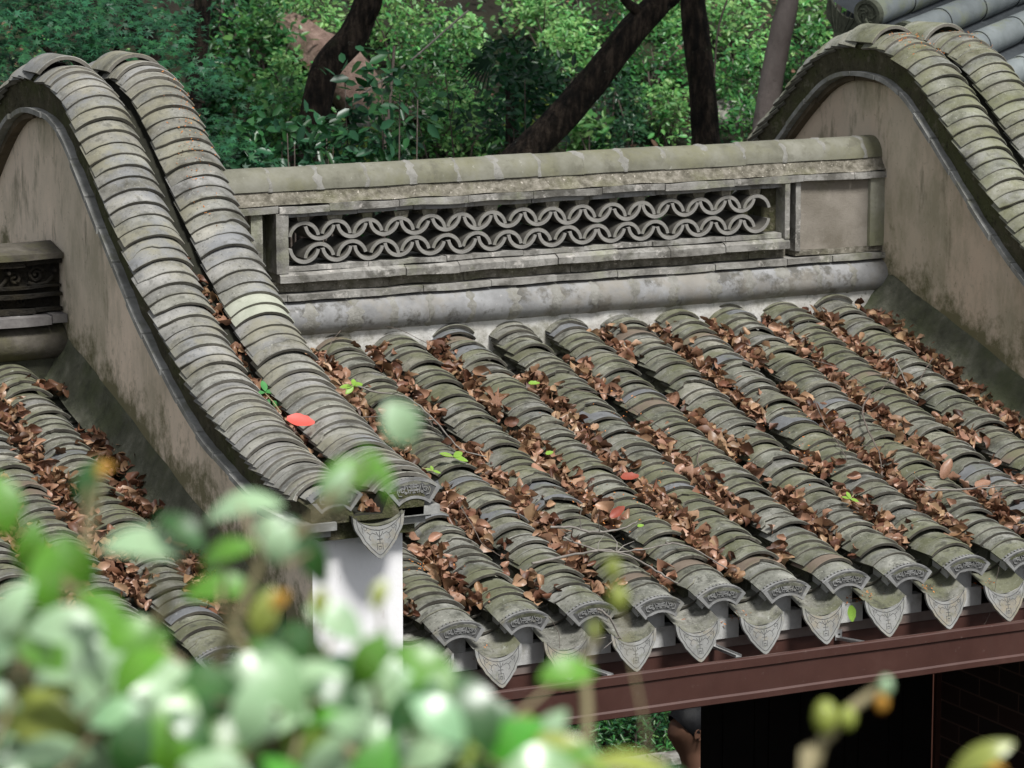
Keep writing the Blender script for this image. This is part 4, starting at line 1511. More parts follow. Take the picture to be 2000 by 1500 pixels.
def scatter_mesh(name, tv, tf, pos, rot, scale, mats, midx=None, parent=None, origin=None, smooth=False):
    tv = np.asarray(tv, float)
    N, n = len(pos), len(tv)
    V = np.einsum('nij,nkj->nki', rot, tv[None] * scale[:, None, :]) + pos[:, None, :]
    o = np.array(ORG[parent.name] if parent is not None else (origin if origin is not None else (0, 0, 0)), float)
    V = (V - o).reshape(-1, 3)
    k = len(tf[0])
    F = (np.asarray(tf)[None] + (np.arange(N) * n)[:, None, None]).reshape(-1)
    nf = N * len(tf)
    me = bpy.data.meshes.new(name)
    me.vertices.add(len(V))
    me.vertices.foreach_set('co', V.astype(np.float32).ravel())
    me.loops.add(len(F))
    me.loops.foreach_set('vertex_index', F.astype(np.int32))
    me.polygons.add(nf)
    me.polygons.foreach_set('loop_start', (np.arange(nf) * k).astype(np.int32))
    me.polygons.foreach_set('loop_total', np.full(nf, k, np.int32))
    for m in (mats if isinstance(mats, (list, tuple)) else [mats]):
        me.materials.append(m)
    if midx is not None:
        me.polygons.foreach_set('material_index', np.repeat(midx, len(tf)).astype(np.int32))
    if smooth:
        me.polygons.foreach_set('use_smooth', [True] * nf)
    me.update(calc_edges=True)
    me.validate()
    ob = bpy.data.objects.new(name, me)
    COL.objects.link(ob)
    if parent is not None:
        ob.parent = parent
    else:
        ob.location = o
    ORG[ob.name] = Vector(o)
    return ob


OVAL = ([(0, 0, 0), (.28, .20, .05), (.68, .19, .04), (1, 0, -.05), (.68, -.19, .04), (.28, -.20, .05)], [(0, 3, 2, 1), (0, 5, 4, 3)])
LONG = ([(0, 0, 0), (.28, .11, .03), (.68, .10, .02), (1, 0, -.07), (.68, -.10, .02), (.28, -.11, .03)], [(0, 3, 2, 1), (0, 5, 4, 3)])


def star_leaf():
    vs = [(0, 0, 0)]
    lob = [(-150, .30), (-128, .18), (-100, .55), (-78, .25), (-50, .85), (-25, .33), (0, 1.0), (25, .33), (50, .85), (78, .25), (100, .55), (128, .18), (150, .30), (180, .08)]
    for a, r in lob:
        a = math.radians(a)
        vs.append((r * math.cos(a), r * math.sin(a), -.12 * r * r))
    n = len(lob)
    return vs, [(0, 1 + i, 1 + (i + 1) % n) for i in range(n)]


STAR = star_leaf()


def hill_hit(px, py, extra=0.0):
    r = ray(px, py)
    t = 12.0
    while t < 60:
        p = CAM + r * t
        if p.y > 5.3 and p.z < terrain(p.x, p.y) + extra:
            return p
        t += .1
    return CAM + r * 30


# ------------------------------------------------------------------ dry leaves
def dry_leaf_mesh(i, long_=1.0):
    rr = random.Random(100 + i)
    nx, ny = 7, 4
    cu, cv, tw = rr.uniform(-1.5, 1.8), rr.choice((-1, 1, 1)) * rr.uniform(1.0, 4.0), rr.uniform(-1.6, 1.6)
    kx, ky, kz = rr.uniform(5, 9), rr.uniform(6, 11), rr.uniform(.03, .07)
    vs = []
    for a in range(nx + 1):
        t = a / nx
        w = .345 * (math.sin(PI * min(1, t * .93 + .04)) ** .62) * (1 - .25 * t)
        for b in range(ny + 1):
            s_ = (b / ny - .5) * 2
            x = (t - .5) * long_
            y = s_ * w * (1 + .10 * rr.uniform(-1, 1) * abs(s_))
            z = -cu * x * x * .45 + abs(cv) * y * y * (1.2 if cv > 0 else -1.2) + tw * x * y + kz * math.sin(x * kx * 2 + i) * math.cos(y * ky * 2) + rr.uniform(-.012, .012)
            # roll the edges in
            vs.append((x, y * math.cos(abs(s_) * .3 * min(1.4, abs(cv))), z))
    fs = []
    for a in range(nx):
        for b in range(ny):
            q = a * (ny + 1) + b
            fs.append((q, q + 1, q + ny + 2, q + ny + 1))
    return vs, fs


DRY = [dry_leaf_mesh(i) for i in range(9)]


def valley_point(path_z, X, y, spread=.030, heap=.030):
    dx = G(0, spread)
    dx = max(-.075, min(.075, dx))
    z = path_z(y) - .020 + abs(dx) * .55 + U(0, heap) * (1 - abs(dx) / .14)
    return Vector((X + dx, y, z))


def gable_z_front(y):
    return interp(G_HALF, y) - .030


VALLEYS = []
ORD = ['first', 'second', 'third', 'fourth', 'fifth', 'sixth', 'seventh', 'eighth', 'ninth', 'tenth', 'eleventh', 'twelfth', 'last']
for i, X in enumerate(main_xv):
    VALLEYS.append((X, roof_z, .10 if i < 6 else .16, 1.93, 1.0, 'main roof valley, ' + ORD[i] + ' from the left gable', 20, .027))
for i, X in enumerate(left_xv[:5]):
    VALLEYS.append((X + (-.01 if i == 0 else 0), roof_z, .15, 1.85, 1.25 if i == 0 else 1.05, ['next to the left gable', 'second from the left gable', 'third from the left gable', 'fourth from the left gable', 'fifth from the left gable'][i], 10 if i < 3 else 2, .036))
GV = (X1 + .032 + X1 + .287) / 2
VALLEYS.append((GV, gable_z_front, -.27, 1.18, .9, 'gable', 22, .016))
tot = {k: ([], [], []) for k in range(9)}
n_ind = 0
used = {}
meshes = {}
for vi, (X, pz, y0, y1, dens, lab, nind, spr) in enumerate(VALLEYS):
    gab = pz is gable_z_front
    n_bulk = int((y1 - y0) * (270 if not gab else 130) * dens)
    for q in range(n_bulk + nind):
        y = U(y0, y1)
        if not gab and rnd.random() < .25:
            y = .25 + abs(G(0, .5))
        if q < n_bulk:
            # patchy density
            if mnoise.noise(Vector((X * 5, y * 3.5, 2.2))) < -.26:
                continue
        if y < .30 and rnd.random() < .35:
            continue
        top = q >= n_bulk
        p = valley_point(pz, X, y, spr, (.040 if not gab else .022) if not top else .014)
        if top:
            p.z += (.016 if not gab else .010)
        L = U(.032, .058) * (1.12 if top else 1.0) * (.78 if gab else 1)
        if rnd.random() < .07:
            L *= 1.4
        nrm = Vector((G(0, .8), G(-.2, .8), U(.3, 1.1))).normalized()
        head = Vector((G(0, 1), G(0, 1), G(0, .3)))
        ti = rnd.randrange(9)
        dark = 1 if (rnd.random() < .32 or (lab == 'next to the left gable' and rnd.random() < .5)) else 0
        if not top:
            tot[ti][0].append(tuple(p))
            tot[ti][1].append((tuple(nrm), tuple(head), (L, L * U(.85, 1.25), L * U(.6, 1.3))))
            tot[ti][2].append(dark)
        else:
            key = (ti, dark)
            if key not in meshes:
                me = bpy.data.meshes.new('fallen_leaf')
                me.from_pydata(DRY[ti][0], [], DRY[ti][1])
                me.materials.append(M['dry_leaf_dark' if dark else 'dry_leaf'])
                me.polygons.foreach_set('use_smooth', [True] * len(me.polygons))
                meshes[key] = me
            o = bpy.data.objects.new('fallen_leaf', meshes[key])
            COL.objects.link(o)
            z = nrm
            x = (head - z * head.dot(z)).normalized()
            yv = z.cross(x)
            R3 = Matrix((x, yv, z)).transposed()
            o.matrix_world = Matrix.Translation(p) @ R3.to_4x4() @ Matrix.Diagonal((L, L * U(.9, 1.2), L, 1))
            if gab:
                lb, gp = 'curled dry brown leaf lodged between the left gable tile rows', 'dry leaves between the tile rows of the left gable'
            elif vi < len(main_xv):
                lb = 'curled dry brown leaf in the %s main roof valley right of the left gable' % ORD[vi]
                gp = 'dry leaves in the %s main roof valley' % ORD[vi]
            else:
                lb = 'curled dry brown leaf in the left roof valley %s' % lab
                gp = 'dry leaves in the left roof valley %s' % lab
            tag(o, lb, 'leaf', gp)
            n_ind += 1
# all other leaves, one mesh
VV, FF, MI = [], [], []
base = 0
for ti in range(9):
    ps, os_, dk = tot[ti]
    tv = np.array(DRY[ti][0])
    nr = np.array([o[0] for o in os_])
    hd = np.array([o[1] for o in os_])
    sc = np.array([o[2] for o in os_])
    R_ = rot_from(nr, hd)
    V = np.einsum('nij,nkj->nki', R_, tv[None] * sc[:, None, :]) + np.array(ps)[:, None, :]
    n = len(tv)
    F = (np.array(DRY[ti][1])[None] + (base + np.arange(len(ps)) * n)[:, None, None]).reshape(-1, 4)
    VV.append(V.reshape(-1, 3))
    FF.append(F)
    MI.append(np.repeat(dk, len(DRY[ti][1])))
    base += len(ps) * n
me = bpy.data.meshes.new('leaf_litter')
me.from_pydata(np.concatenate(VV).tolist(), [], np.concatenate(FF).tolist())
me.materials.append(M['dry_leaf'])
me.materials.append(M['dry_leaf_dark'])
me.polygons.foreach_set('material_index', np.concatenate(MI).astype(np.int32))
me.polygons.foreach_set('use_smooth', [True] * len(me.polygons))
me.update()
ob = bpy.data.objects.new('leaf_litter', me)
COL.objects.link(ob)
tag(ob, 'thick brown leaf litter filling the valleys between the tile rows', None, None, 'stuff')


def roof_hit(px, py, lift=.05):
    """where the ray of the photograph meets the tile tops of the main roof"""
    r = ray(px, py)
    t = 8.5
    while t < 16:
        p = CAM + r * t
        if -.1 < p.y < 2.05 and p.z < roof_z(p.y) + lift:
            return p
        if p.y > 2.05:
            return CAM + r * t
        t += .01
    return CAM + r * 11


# orange blossom dust
bp_, bn = [], []
for cx, cy, sx, sy, n, mode in ((372, 285, 22, 9, 150, 'g'), (700, 1022, 22, 6, 40, 'r'), (1450, 1203, 14, 5, 70, 'd'), (1690, 1168, 22, 6, 110, 'd'), (1815, 1150, 12, 5, 50, 'd'), (1925, 1140, 14, 4, 60, 'd'),
                                (1405, 1215, 8, 4, 20, 'd'), (950, 1275, 10, 8, 60, 'd'), (790, 1100, 26, 10, 60, 'r'), (1180, 800, 60, 30, 60, 'r'), (1620, 870, 80, 50, 70, 'r'), (1240, 980, 60, 40, 60, 'r'),
                                (1760, 90, 24, 8, 90, 'h'), (1860, 85, 22, 8, 60, 'h')):
    for q in range(n):
        px, py = G(cx, sx), G(cy, sy)
        if mode == 'g':
            r = ray(px, py)
            X = X1 + .287 + U(-.07, .09)
            t = (X - CAM.x) / r.x
            p = CAM + r * t
            y = p.y
            p = Vector((X, y, interp(G_HALF, min(y, 2.08)) + .078 - abs(X - (X1 + .287)) * .45))
        elif mode == 'h':
            X = X2 + (.03 if px < 1810 else .287) + U(-.07, .07)
            y = U(1.75, 1.98)
            p = Vector((X, y, interp(G_HALF, y) + .054))
        elif mode == 'd':
            p = at_Y(px, py, U(.0, .06))
        else:
            p = roof_hit(px, py, .042)
        bp_.append(tuple(p))
N_ = len(bp_)
bl = scatter_mesh('blossom_litter', OVAL[0], OVAL[1], np.array(bp_), rot_from(nprs.normal(0, .5, (N_, 3)) + np.array([0, -.2, 1]), nprs.normal(0, 1, (N_, 3))),
                  np.repeat(nprs.uniform(.006, .011, (N_, 1)), 3, 1), M['blossom'])
tag(bl, 'scattered tiny orange fallen blossoms on the tiles and eave', None, None, 'stuff')


# single remarkable leaves
def one_leaf(name, px, py, L, mat, label, group=None, lift=.06, pos=None, nrm=(0, -.5, 1), head=(1, -.3, 0), ti=2, flat=.4):
    p = pos if pos is not None else roof_hit(px, py, lift)
    m = MB()
    m.add(DRY[ti][0], DRY[ti][1], 0)
    o = m.build(name, [mat], origin=(0, 0, 0), smooth=1.5)
    z = Vector(nrm).normalized()
    h = Vector(head)
    x = (h - z * h.dot(z)).normalized()
    R3 = Matrix((x, z.cross(x), z)).transposed()
    o.matrix_world = Matrix.Translation(p) @ R3.to_4x4() @ Matrix.Diagonal((L, L * .95, L * flat, 1))
    return tag(o, label, 'leaf', group)


def gable_hit(px, py, X, lift=.03):
    r = ray(px, py)
    return CAM + r * ((X - CAM.x) / r.x)


one_leaf('red_leaf', 585, 828, .088, M['red_leaf'], 'bright coral-red leaf lying between the tile rows of the left gable', pos=gable_hit(585, 828, GV - .01) + Vector((0, -.01, .012)), nrm=(-.3, -.8, .9), head=(1, -.5, -.25), flat=.2)
one_leaf('fallen_leaf', 1230, 932, .072, M['dull_red_leaf'], 'flat dull red leaf among brown leaves in the middle of the main roof', nrm=(0, -.6, 1), head=(1, .1, 0), lift=.075)
one_leaf('fallen_leaf', 1206, 1000, .06, M['dull_red_leaf'], 'small dull red leaf standing on edge near the grey branch on the main roof', nrm=(-.5, -.8, .5), head=(.6, -.2, .5), lift=.075)
DRY.append(([(a, b, .25 * (a * a + b * b) + .10 * math.sin(a * 7)) for a, b in [(x_ * .62, y_ * .62) for x_, y_, z_ in STAR[0]]], STAR[1]))
one_leaf('fallen_leaf', 968, 785, .095, M['dry_leaf'], 'big pale tan lobed leaf sticking up in the valley below the pierced ridge', nrm=(-.2, -1, .5), head=(.3, 0, 1), lift=.080, ti=9, flat=.8)
one_leaf('fallen_leaf', 1850, 915, .080, M['dry_leaf'], 'rounded upright brown leaf beside the long grey branch at the right edge', nrm=(-.2, -1, .3), head=(.5, 0, .8), lift=.08, ti=4)
one_leaf('fallen_leaf', 1340, 1217, .052, M['dry_leaf'], 'single crumpled orange-brown leaf on a pointed eave tile', pos=at_Y(1340, 1217, .02), nrm=(0, -.7, 1), head=(1, 0, .1), ti=5)
one_leaf('fallen_leaf', 1920, 945, .07, M['dry_leaf'], 'pale pink-tan leaf lying on the grey branch at the right edge', nrm=(0, -1, .6), head=(1, 0, .2), lift=.085, ti=1)
one_leaf('fresh_leaf', 1043, 749, .045, M['fresh_leaf'], 'pale green leaf in a valley near the top of the main roof', nrm=(0, -.5, 1), head=(1, 0, 0), lift=.07)
one_leaf('fresh_leaf', 1665, 1198, .055, M['fresh_leaf'], 'fresh green leaf hanging between two pointed eave tiles', pos=at_Y(1663, 1198, -.03), nrm=(-.3, -1, .1), head=(.1, 0, -1))
one_leaf('fresh_leaf', 1251, 1027, .026, M['fresh_leaf'], 'tiny green leaf at the end of the curved grey branch', nrm=(0, -.7, 1), head=(1, .2, 0), lift=.09)
one_leaf('fresh_leaf', 1073, 885, .034, M['fresh_leaf'], 'small pale green leaf on a tile row below the middle of the main roof', nrm=(0, -.7, 1), head=(1, .2, .2), lift=.05)


def sprig(name, pts, leaves, label, mat, base):
    t = make_thing(name, base, label, 'sprig')
    m = MB()
    m.tube(pts, [.0022, .0018, .0012][:len(pts)] if len(pts) <= 3 else .0016, seg=6)
    m.build('stem', [M['fg_stem']], t)
    for p, L, n_, h in leaves:
        z = Vector(n_).normalized()
        h = Vector(h)
        x = (h - z * h.dot(z)).normalized()
        yv = z.cross(x)
        mm = MB()
        vs = []
        for a in range(9):
            q = a / 8
            w = .24 * math.sin(PI * q) ** .8
            for b in (-1, 0, 1):
                vs.append(Vector(p) + x * (q * L) + yv * (b * w * L) + z * (L * (.05 * abs(b) - .18 * q * q)))
        mm.add(vs, [(3 * a + b, 3 * a + b + 1, 3 * a + b + 4, 3 * a + b + 3) for a in range(8) for b in (0, 1)], 0)
        mm.build('leaf', [mat], t, smooth=2)
    return t


b0 = gable_hit(548, 805, GV)
c0 = gable_hit(518, 768, GV)
sprig('green_sprig', [b0, b0.lerp(c0, .5) + Vector((0, 0, .004)), c0],
      [(c0, .060, (-.1, -.5, 1), (-1, .35, .1)), (c0, .050, (.1, -.5, 1), (.9, .3, .15)), (c0 + Vector((0, 0, .004)), .048, (0, -.8, .7), (.1, .2, 1)),
       (b0.lerp(c0, .7), .042, (-.2, -.9, .6), (-.5, -.3, -.6)), (b0.lerp(c0, .6), .05, (.2, -.9, .6), (.7, -.3, -.55))],
      'small green leafy sprig growing between the tile rows of the left gable', M['deep_leaf'], b0)
b0 = roof_hit(690, 755, .075)
sprig('green_sprig', [b0, b0 + Vector((-.02, 0, .012))],
      [(b0, .05, (0, -.6, 1), (-.8, .1, .1)), (b0, .055, (.1, -.6, 1), (.6, .2, .25)), (b0, .045, (0, -.8, .8), (-.4, -.3, -.1)), (b0, .04, (0, -.8, .8), (.2, .1, .6))],
      'bright yellow-green sprig at the top left corner of the main roof', M['fresh_leaf'], b0)
b0 = roof_hit(885, 893, .08)
sprig('green_sprig', [b0, b0 + Vector((-.03, .02, .01))],
      [(b0, .055, (0, -.6, 1), (.8, -.3, -.1)), (b0, .05, (.1, -.6, 1), (-.5, .3, .25)), (b0, .05, (0, -.8, .8), (.6, .3, .1))],
      'bright green torn sprig on the leaves just right of the left gable end', M['fresh_leaf'], b0)
b0 = roof_hit(1660, 975, .08)
sprig('green_sprig', [b0, b0 + Vector((.03, .02, .01))],
      [(b0, .035, (0, -.6, 1), (.8, -.3, -.1)), (b0, .03, (.1, -.6, 1), (-.5, .3, .25)), (b0, .035, (0, -.8, .8), (.1, .3, .8))],
      'small yellow-green sprig among leaves in the right half of the main roof', M['fresh_leaf'], b0)
b0 = roof_hit(845, 920, .075)
sprig('green_sprig', [b0, b0 + Vector((-.03, .02, .01))],
      [(b0, .03, (0, -.6, 1), (.8, -.3, -.1)), (b0, .03, (.1, -.6, 1), (-.5, .3, .25)), (b0, .025, (0, -.8, .8), (.1, .3, .8))],
      'tiny mossy green sprig beside the lower right edge of the left gable tiles', M['fresh_leaf'], b0)

# ------------------------------------------------------------------ twigs and branches on the roof
TW = [
    ([(690, 752), (730, 765), (790, 775), (840, 812), (880, 858), (905, 880), (950, 892)], 3.6, 'twig_grey', 'long dark branch lying across the leaf valleys right of the left gable', .10),
    ([(700, 815), (760, 812), (820, 812), (850, 838)], 2.2, 'twig', 'thin straight twig crossing just right of the left gable tiles', .09),
    ([(635, 750 - 40), (640, 680), (672, 641), (720, 633), (790, 648), (850, 680)], 1.6, 'twig', 'thin arched twig over the highest tiles beneath the round pipe-like ridge tiles', .10),
    ([(1075, 1030), (1120, 1030), (1160, 1040), (1215, 1032), (1245, 1018)], 4.2, 'twig_grey', 'short thick curved grey branch in the lower middle of the main roof', .10),
    ([(1100, 1050), (1130, 1062), (1180, 1077), (1240, 1075), (1310, 1062)], 3.4, 'twig_grey', 'pale bare branch just below the thick curved one', .10),
    ([(1040, 1100), (1110, 1085), (1180, 1075), (1240, 1090), (1290, 1120), (1325, 1140)], 4.4, 'twig_grey', 'long pale forked branch ending above the lettered eave tiles', .10),
    ([(1300, 1060), (1340, 1066), (1370, 1080), (1420, 1110)], 3.0, 'twig_grey', 'pale branch end resting on a tile row near the eave', .10),
    ([(1790, 955), (1850, 957), (1930, 952), (2010, 945)], 4.2, 'twig_grey', 'long grey branch lying level at the right edge of the roof', .10),
    ([(1700, 770), (1685, 800), (1695, 840), (1715, 880), (1722, 915)], 3.6, 'twig', 'brown crooked branch standing among leaves in the right half of the roof', .10),
    ([(1700, 780), (1740, 740), (1750, 705)], 1.6, 'twig', 'slender forked twig rising from the crooked brown branch', .12),
    ([(1746, 698), (1762, 730), (1772, 755)], 2.4, 'twig_grey', 'straight stiff grey stick leaning near the right gable', .12),
    ([(1822, 700), (1800, 735), (1783, 765)], 2.0, 'twig', 'straight thin stick leaning the other way near the right gable', .12),
    ([(1590, 780), (1610, 825), (1640, 870), (1655, 900)], 2.2, 'twig', 'dark bent twig in the leaf valley right of the roof centre', .09),
    ([(1570, 700), (1620, 712), (1660, 730), (1700, 760), (1760, 778)], 1.8, 'twig', 'dark wiry twig arching over the tiles below the right end of the ridge', .10),
    ([(1370, 870), (1362, 900), (1378, 935), (1388, 950)], 2.0, 'twig', 'dark kinked twig lying down one tile row at the roof centre', .07),
    ([(1100, 755), (1150, 765), (1200, 775), (1250, 810), (1310, 850), (1360, 880)], 1.5, 'twig', 'long thin dark twig trailing down from the upper middle of the roof', .08),
    ([(900, 990), (925, 1030), (945, 1065), (985, 1090)], 2.0, 'twig', 'thin dark twig bending down beside the left gable end', .10),
    ([(590, 782), (620, 790), (645, 812), (640, 832)], 1.2, 'twig', 'hair-thin dark twig looped over the second tile row of the left gable', None),
    ([(1437, 1195), (1460, 1225), (1478, 1250), (1495, 1274)], 1.0, 'twig', 'thin straight needle hanging across a pointed eave tile', 'e'),
    ([(1950, 1108), (1942, 1160), (1935, 1195), (1921, 1222)], 1.0, 'twig', 'thin dark stalk hanging down past the last pointed tile at the right', 'e'),
    ([(1167, 1190), (1190, 1205), (1205, 1235), (1215, 1250)], 4.2, 'twig_grey', 'stubby broken twig end resting in the valley at the eave', 'e'),
    ([(1071, 1205), (1090, 1235), (1093, 1270), (1090, 1290)], 1.0, 'twig', 'thin curved stem hanging over the eave near the blurred leaf', 'e'),
]
for pts, wpx, mt, lab, lift in TW:
    P3 = []
    for (x, y) in pts:
        if lift == 'e':
            P3.append(at_Y(x, y, -.035 if y > 1200 else -.02))
        elif lift is None:
            p = gable_hit(x, y, X1 + .287)
            P3.append(p + Vector((0, 0, .0)))
        else:
            P3.append(roof_hit(x, y, lift * .72))
    if lift == 'e':
        P3 = [at_Y(x, y, -.045) for x, y in pts]
    fine = []
    for i in range(len(P3) - 1):
        p0, p1, p2, p3 = P3[max(i - 1, 0)], P3[i], P3[i + 1], P3[min(i + 2, len(P3) - 1)]
        for k in range(5):
            t = k / 5
            fine.append(.5 * ((2 * p1) + (p2 - p0) * t + (2 * p0 - 5 * p1 + 4 * p2 - p3) * t * t + (3 * p1 - p0 - 3 * p2 + p3) * t ** 3) + Vector((G(0, .0012), 0, G(0, .0012))))
    fine.append(P3[-1])
    r0 = wpx / 2 * (10.8 / FPX) * 1.25
    m = MB()
    m.tube(fine, [r0 * lerp(1.0, .55, i / len(fine)) * U(.9, 1.12) for i in range(len(fine))], seg=7)
    if wpx > 3 and len(fine) > 10:
        for q in range(2):
            i = rnd.randrange(3, len(fine) - 3)
            d = Vector((G(0, 1), G(0, .4), abs(G(.3, .5)))).normalized()
            m.tube([fine[i], fine[i] + d * .04, fine[i] + d * .085 + Vector((G(0, .012), 0, G(0, .01)))], [r0 * .5, r0 * .35, r0 * .2], seg=5)
    o = m.build('twig', [M[mt]], origin=fine[len(fine) // 2], smooth=1.2)
    tag(o, lab, 'twig', 'twigs and branches fallen on the roof')

# ------------------------------------------------------------------ person behind the pavilion
pe = None


def person():
    H = at_Y(1341, 1424, 4.0)         # centre of the head
    gz = -3.3
    hz = H.z
    # continuous body by skin modifier, facing -x
    J = {'pelvis': (H.x + .03, H.y, gz + .93), 'waist': (H.x + .04, H.y, gz + 1.08), 'chest': (H.x + .06, H.y, hz - .42), 'neck0': (H.x + .05, H.y, hz - .20), 'neck1': (H.x + .02, H.y, hz - .11),
         'head0': (H.x + .005, H.y, hz - .03), 'head1': (H.x + .015, H.y, hz + .065),
         'shL': (H.x + .06, H.y - .17, hz - .29), 'elL': (H.x + .10, H.y - .23, hz - .57), 'wrL': (H.x - .06, H.y - .22, hz - .76), 'haL': (H.x - .13, H.y - .21, hz - .80),
         'shR': (H.x + .06, H.y + .17, hz - .29), 'elR': (H.x + .10, H.y + .23, hz - .57), 'wrR': (H.x - .06, H.y + .22, hz - .76), 'haR': (H.x - .13, H.y + .21, hz - .80),
         'hiL': (H.x + .03, H.y - .10, gz + .88), 'knL': (H.x - .01, H.y - .11, gz + .49), 'anL': (H.x + .03, H.y - .11, gz + .09), 'toL': (H.x - .14, H.y - .12, gz + .035),
         'hiR': (H.x + .03, H.y + .10, gz + .88), 'knR': (H.x + .02, H.y + .11, gz + .49), 'anR': (H.x + .07, H.y + .11, gz + .09), 'toR': (H.x - .10, H.y + .12, gz + .035)}
    RD = {'pelvis': .15, 'waist': .135, 'chest': .15, 'neck0': .062, 'neck1': .055, 'head0': .108, 'head1': .116, 'shL': .065, 'elL': .043, 'wrL': .03, 'haL': .035, 'shR': .065, 'elR': .043, 'wrR': .03, 'haR': .035,
          'hiL': .088, 'knL': .058, 'anL': .042, 'toL': .035, 'hiR': .088, 'knR': .058, 'anR': .042, 'toR': .035}
    E_ = [('pelvis', 'waist'), ('waist', 'chest'), ('chest', 'neck0'), ('neck0', 'neck1'), ('neck1', 'head0'), ('head0', 'head1'), ('chest', 'shL'), ('shL', 'elL'), ('elL', 'wrL'), ('wrL', 'haL'),
          ('chest', 'shR'), ('shR', 'elR'), ('elR', 'wrR'), ('wrR', 'haR'), ('pelvis', 'hiL'), ('hiL', 'knL'), ('knL', 'anL'), ('anL', 'toL'), ('pelvis', 'hiR'), ('hiR', 'knR'), ('knR', 'anR'), ('anR', 'toR')]
    nm = list(J)
    org = Vector((H.x, H.y, gz))
    vs = [Vector(J[k]) - org for k in nm]
    es = [(nm.index(a), nm.index(b)) for a, b in E_]
    rad = [RD[k] for k in nm]
    # fingers and thumb, short chains rooted in the palm
    for side, h in ((-1, 'haL'), (1, 'haR')):
        hv = Vector(J[h]) - org
        hi = nm.index(h)
        for q, (dy, ln) in enumerate(((-.028, .055), (-.010, .065), (.010, .062), (.027, .050))):
            a = len(vs)
            vs += [hv + Vector((-.030, dy, -.012)), hv + Vector((-.030 - ln * .5, dy * 1.1, -.030)), hv + Vector((-.030 - ln * .8, dy * 1.1, -.060))]
            rad += [.010, .009, .008]
            es += [(hi, a), (a, a + 1), (a + 1, a + 2)]
        a = len(vs)
        vs += [hv + Vector((.004, -side * .034, -.006)), hv + Vector((-.026, -side * .052, -.020))]
        rad += [.011, .009]
        es += [(hi, a), (a, a + 1)]
    me = bpy.data.meshes.new('person')
    me.from_pydata([tuple(v) for v in vs], es, [])
    o = bpy.data.objects.new('person', me)
    COL.objects.link(o)
    o.location = org
    md = o.modifiers.new('skin', 'SKIN')
    if not me.skin_vertices:
        with bpy.context.temp_override(object=o, active_object=o):
            bpy.ops.mesh.customdata_skin_add()
    for i, r in enumerate(rad):
        me.skin_vertices[0].data[i].radius = (r, r)
    me.skin_vertices[0].data[0].use_root = True
    sb = o.modifiers.new('sub', 'SUBSURF')
    sb.levels = sb.render_levels = 2
    dg = bpy.context.evaluated_depsgraph_get()
    ev = bpy.data.meshes.new_from_object(o.evaluated_get(dg))
    o.modifiers.clear()
    # sculpt the head into a profile facing -x and split clothing colours by height
    hc = H - org
    for v in ev.vertices:
        d = v.co - hc
        if d.z > -.13 and d.length < .22:
            v.co.y = hc.y + d.y * .86
            fx = -d.x
            if fx > .02:
                face = max(0, 1 - abs(d.y) / .055)
                prof = interp([(-.13, -.006), (-.105, .010), (-.085, .004), (-.07, .014), (-.058, .006), (-.045, .012), (-.02, .030), (.005, .012), (.02, .004), (.04, .010), (.10, 0)], d.z)
                v.co.x -= prof * face * .8
                for ey in (-.031, .031):
                    if abs(d.y - ey) < .014 and abs(d.z - .012) < .010:
                        v.co.x += .006
    for m in (M['skin'], M['shirt'], M['trousers']):
        ev.materials.append(m)
    for p in ev.polygons:
        c = p.center - hc
        p.material_index = 0
        if c.z < -.205 and not (c.z < -.52 and c.x < -.02 and abs(c.y) > .16):
            p.material_index = 1 if p.center.z > .95 else 2
        p.use_smooth = True
    o.data = ev
    ORG[o.name] = org
    tag(o, 'person with short dark hair and pale shirt, seen from behind in profile under the eave', 'person')
    # hair cap, ears, collar
    hm = MB()
    rows = []
    for i in range(13):
        th = PI * .02 + (PI * .60) * i / 12
        r_ = []
        for j in range(24):
            ph = 2 * PI * j / 24
            cx = math.cos(ph)
            front = max(0, -cx)
            tt = th * (1 - .50 * front) * 1.12
            rr = .106 + .004 * mnoise.noise(Vector((i * .7, j * .9, 2)))
            r_.append(H + Vector((.016 + rr * 1.05 * math.sin(tt) * cx, rr * .86 * math.sin(tt) * math.sin(ph), .022 + rr * 1.03 * math.cos(tt))))
        rows.append(r_)
    hm.grid(rows, 0, closed=True)
    hm.add(rows[0], [tuple(range(24))], 0)
    hm.build('hair', [M['hair']], o, smooth=2)
    for sy in (-1, 1):
        em = MB()
        ey = H.y + sy * .086
        rows = []
        for i in range(9):
            a = -PI * .15 + 1.45 * PI * i / 8
            c = Vector((H.x + .012 + .016 * math.cos(a + PI), ey, H.z - .012 + .030 * math.sin(a)))
            rows.append(c)
        em.tube(rows, [.005] * 8 + [.007], seg=6)
        em.tube([(H.x + .012, ey - sy * .006, H.z - .012), (H.x + .012, ey + sy * .002, H.z - .012)], [.016, .014], seg=8)
        em.build('ear', [M['skin']], o, smooth=2)
    cm = MB()
    rows = []
    for z_, r_ in ((-.175, .068), (-.205, .082), (-.225, .10)):
        rows.append([H + Vector((.045 + r_ * math.cos(2 * PI * j / 20), r_ * .95 * math.sin(2 * PI * j / 20), z_ + .015 * math.cos(2 * PI * j / 20))) for j in range(20)])
    cm.grid(rows, 0, closed=True)
    cm.build('collar', [M['shirt']], o, smooth=2)


person()

# ------------------------------------------------------------------ hillside vegetation
TREES = []


def spline(P3, n=5):
    fine = []
    for i in range(len(P3) - 1):
        p0, p1, p2, p3 = P3[max(i - 1, 0)], P3[i], P3[i + 1], P3[min(i + 2, len(P3) - 1)]
        for k in range(n):
            t = k / n
            fine.append(.5 * ((2 * p1) + (p2 - p0) * t + (2 * p0 - 5 * p1 + 4 * p2 - p3) * t * t + (3 * p1 - p0 - 3 * p2 + p3) * t ** 3))
    fine.append(P3[-1])
    return fine


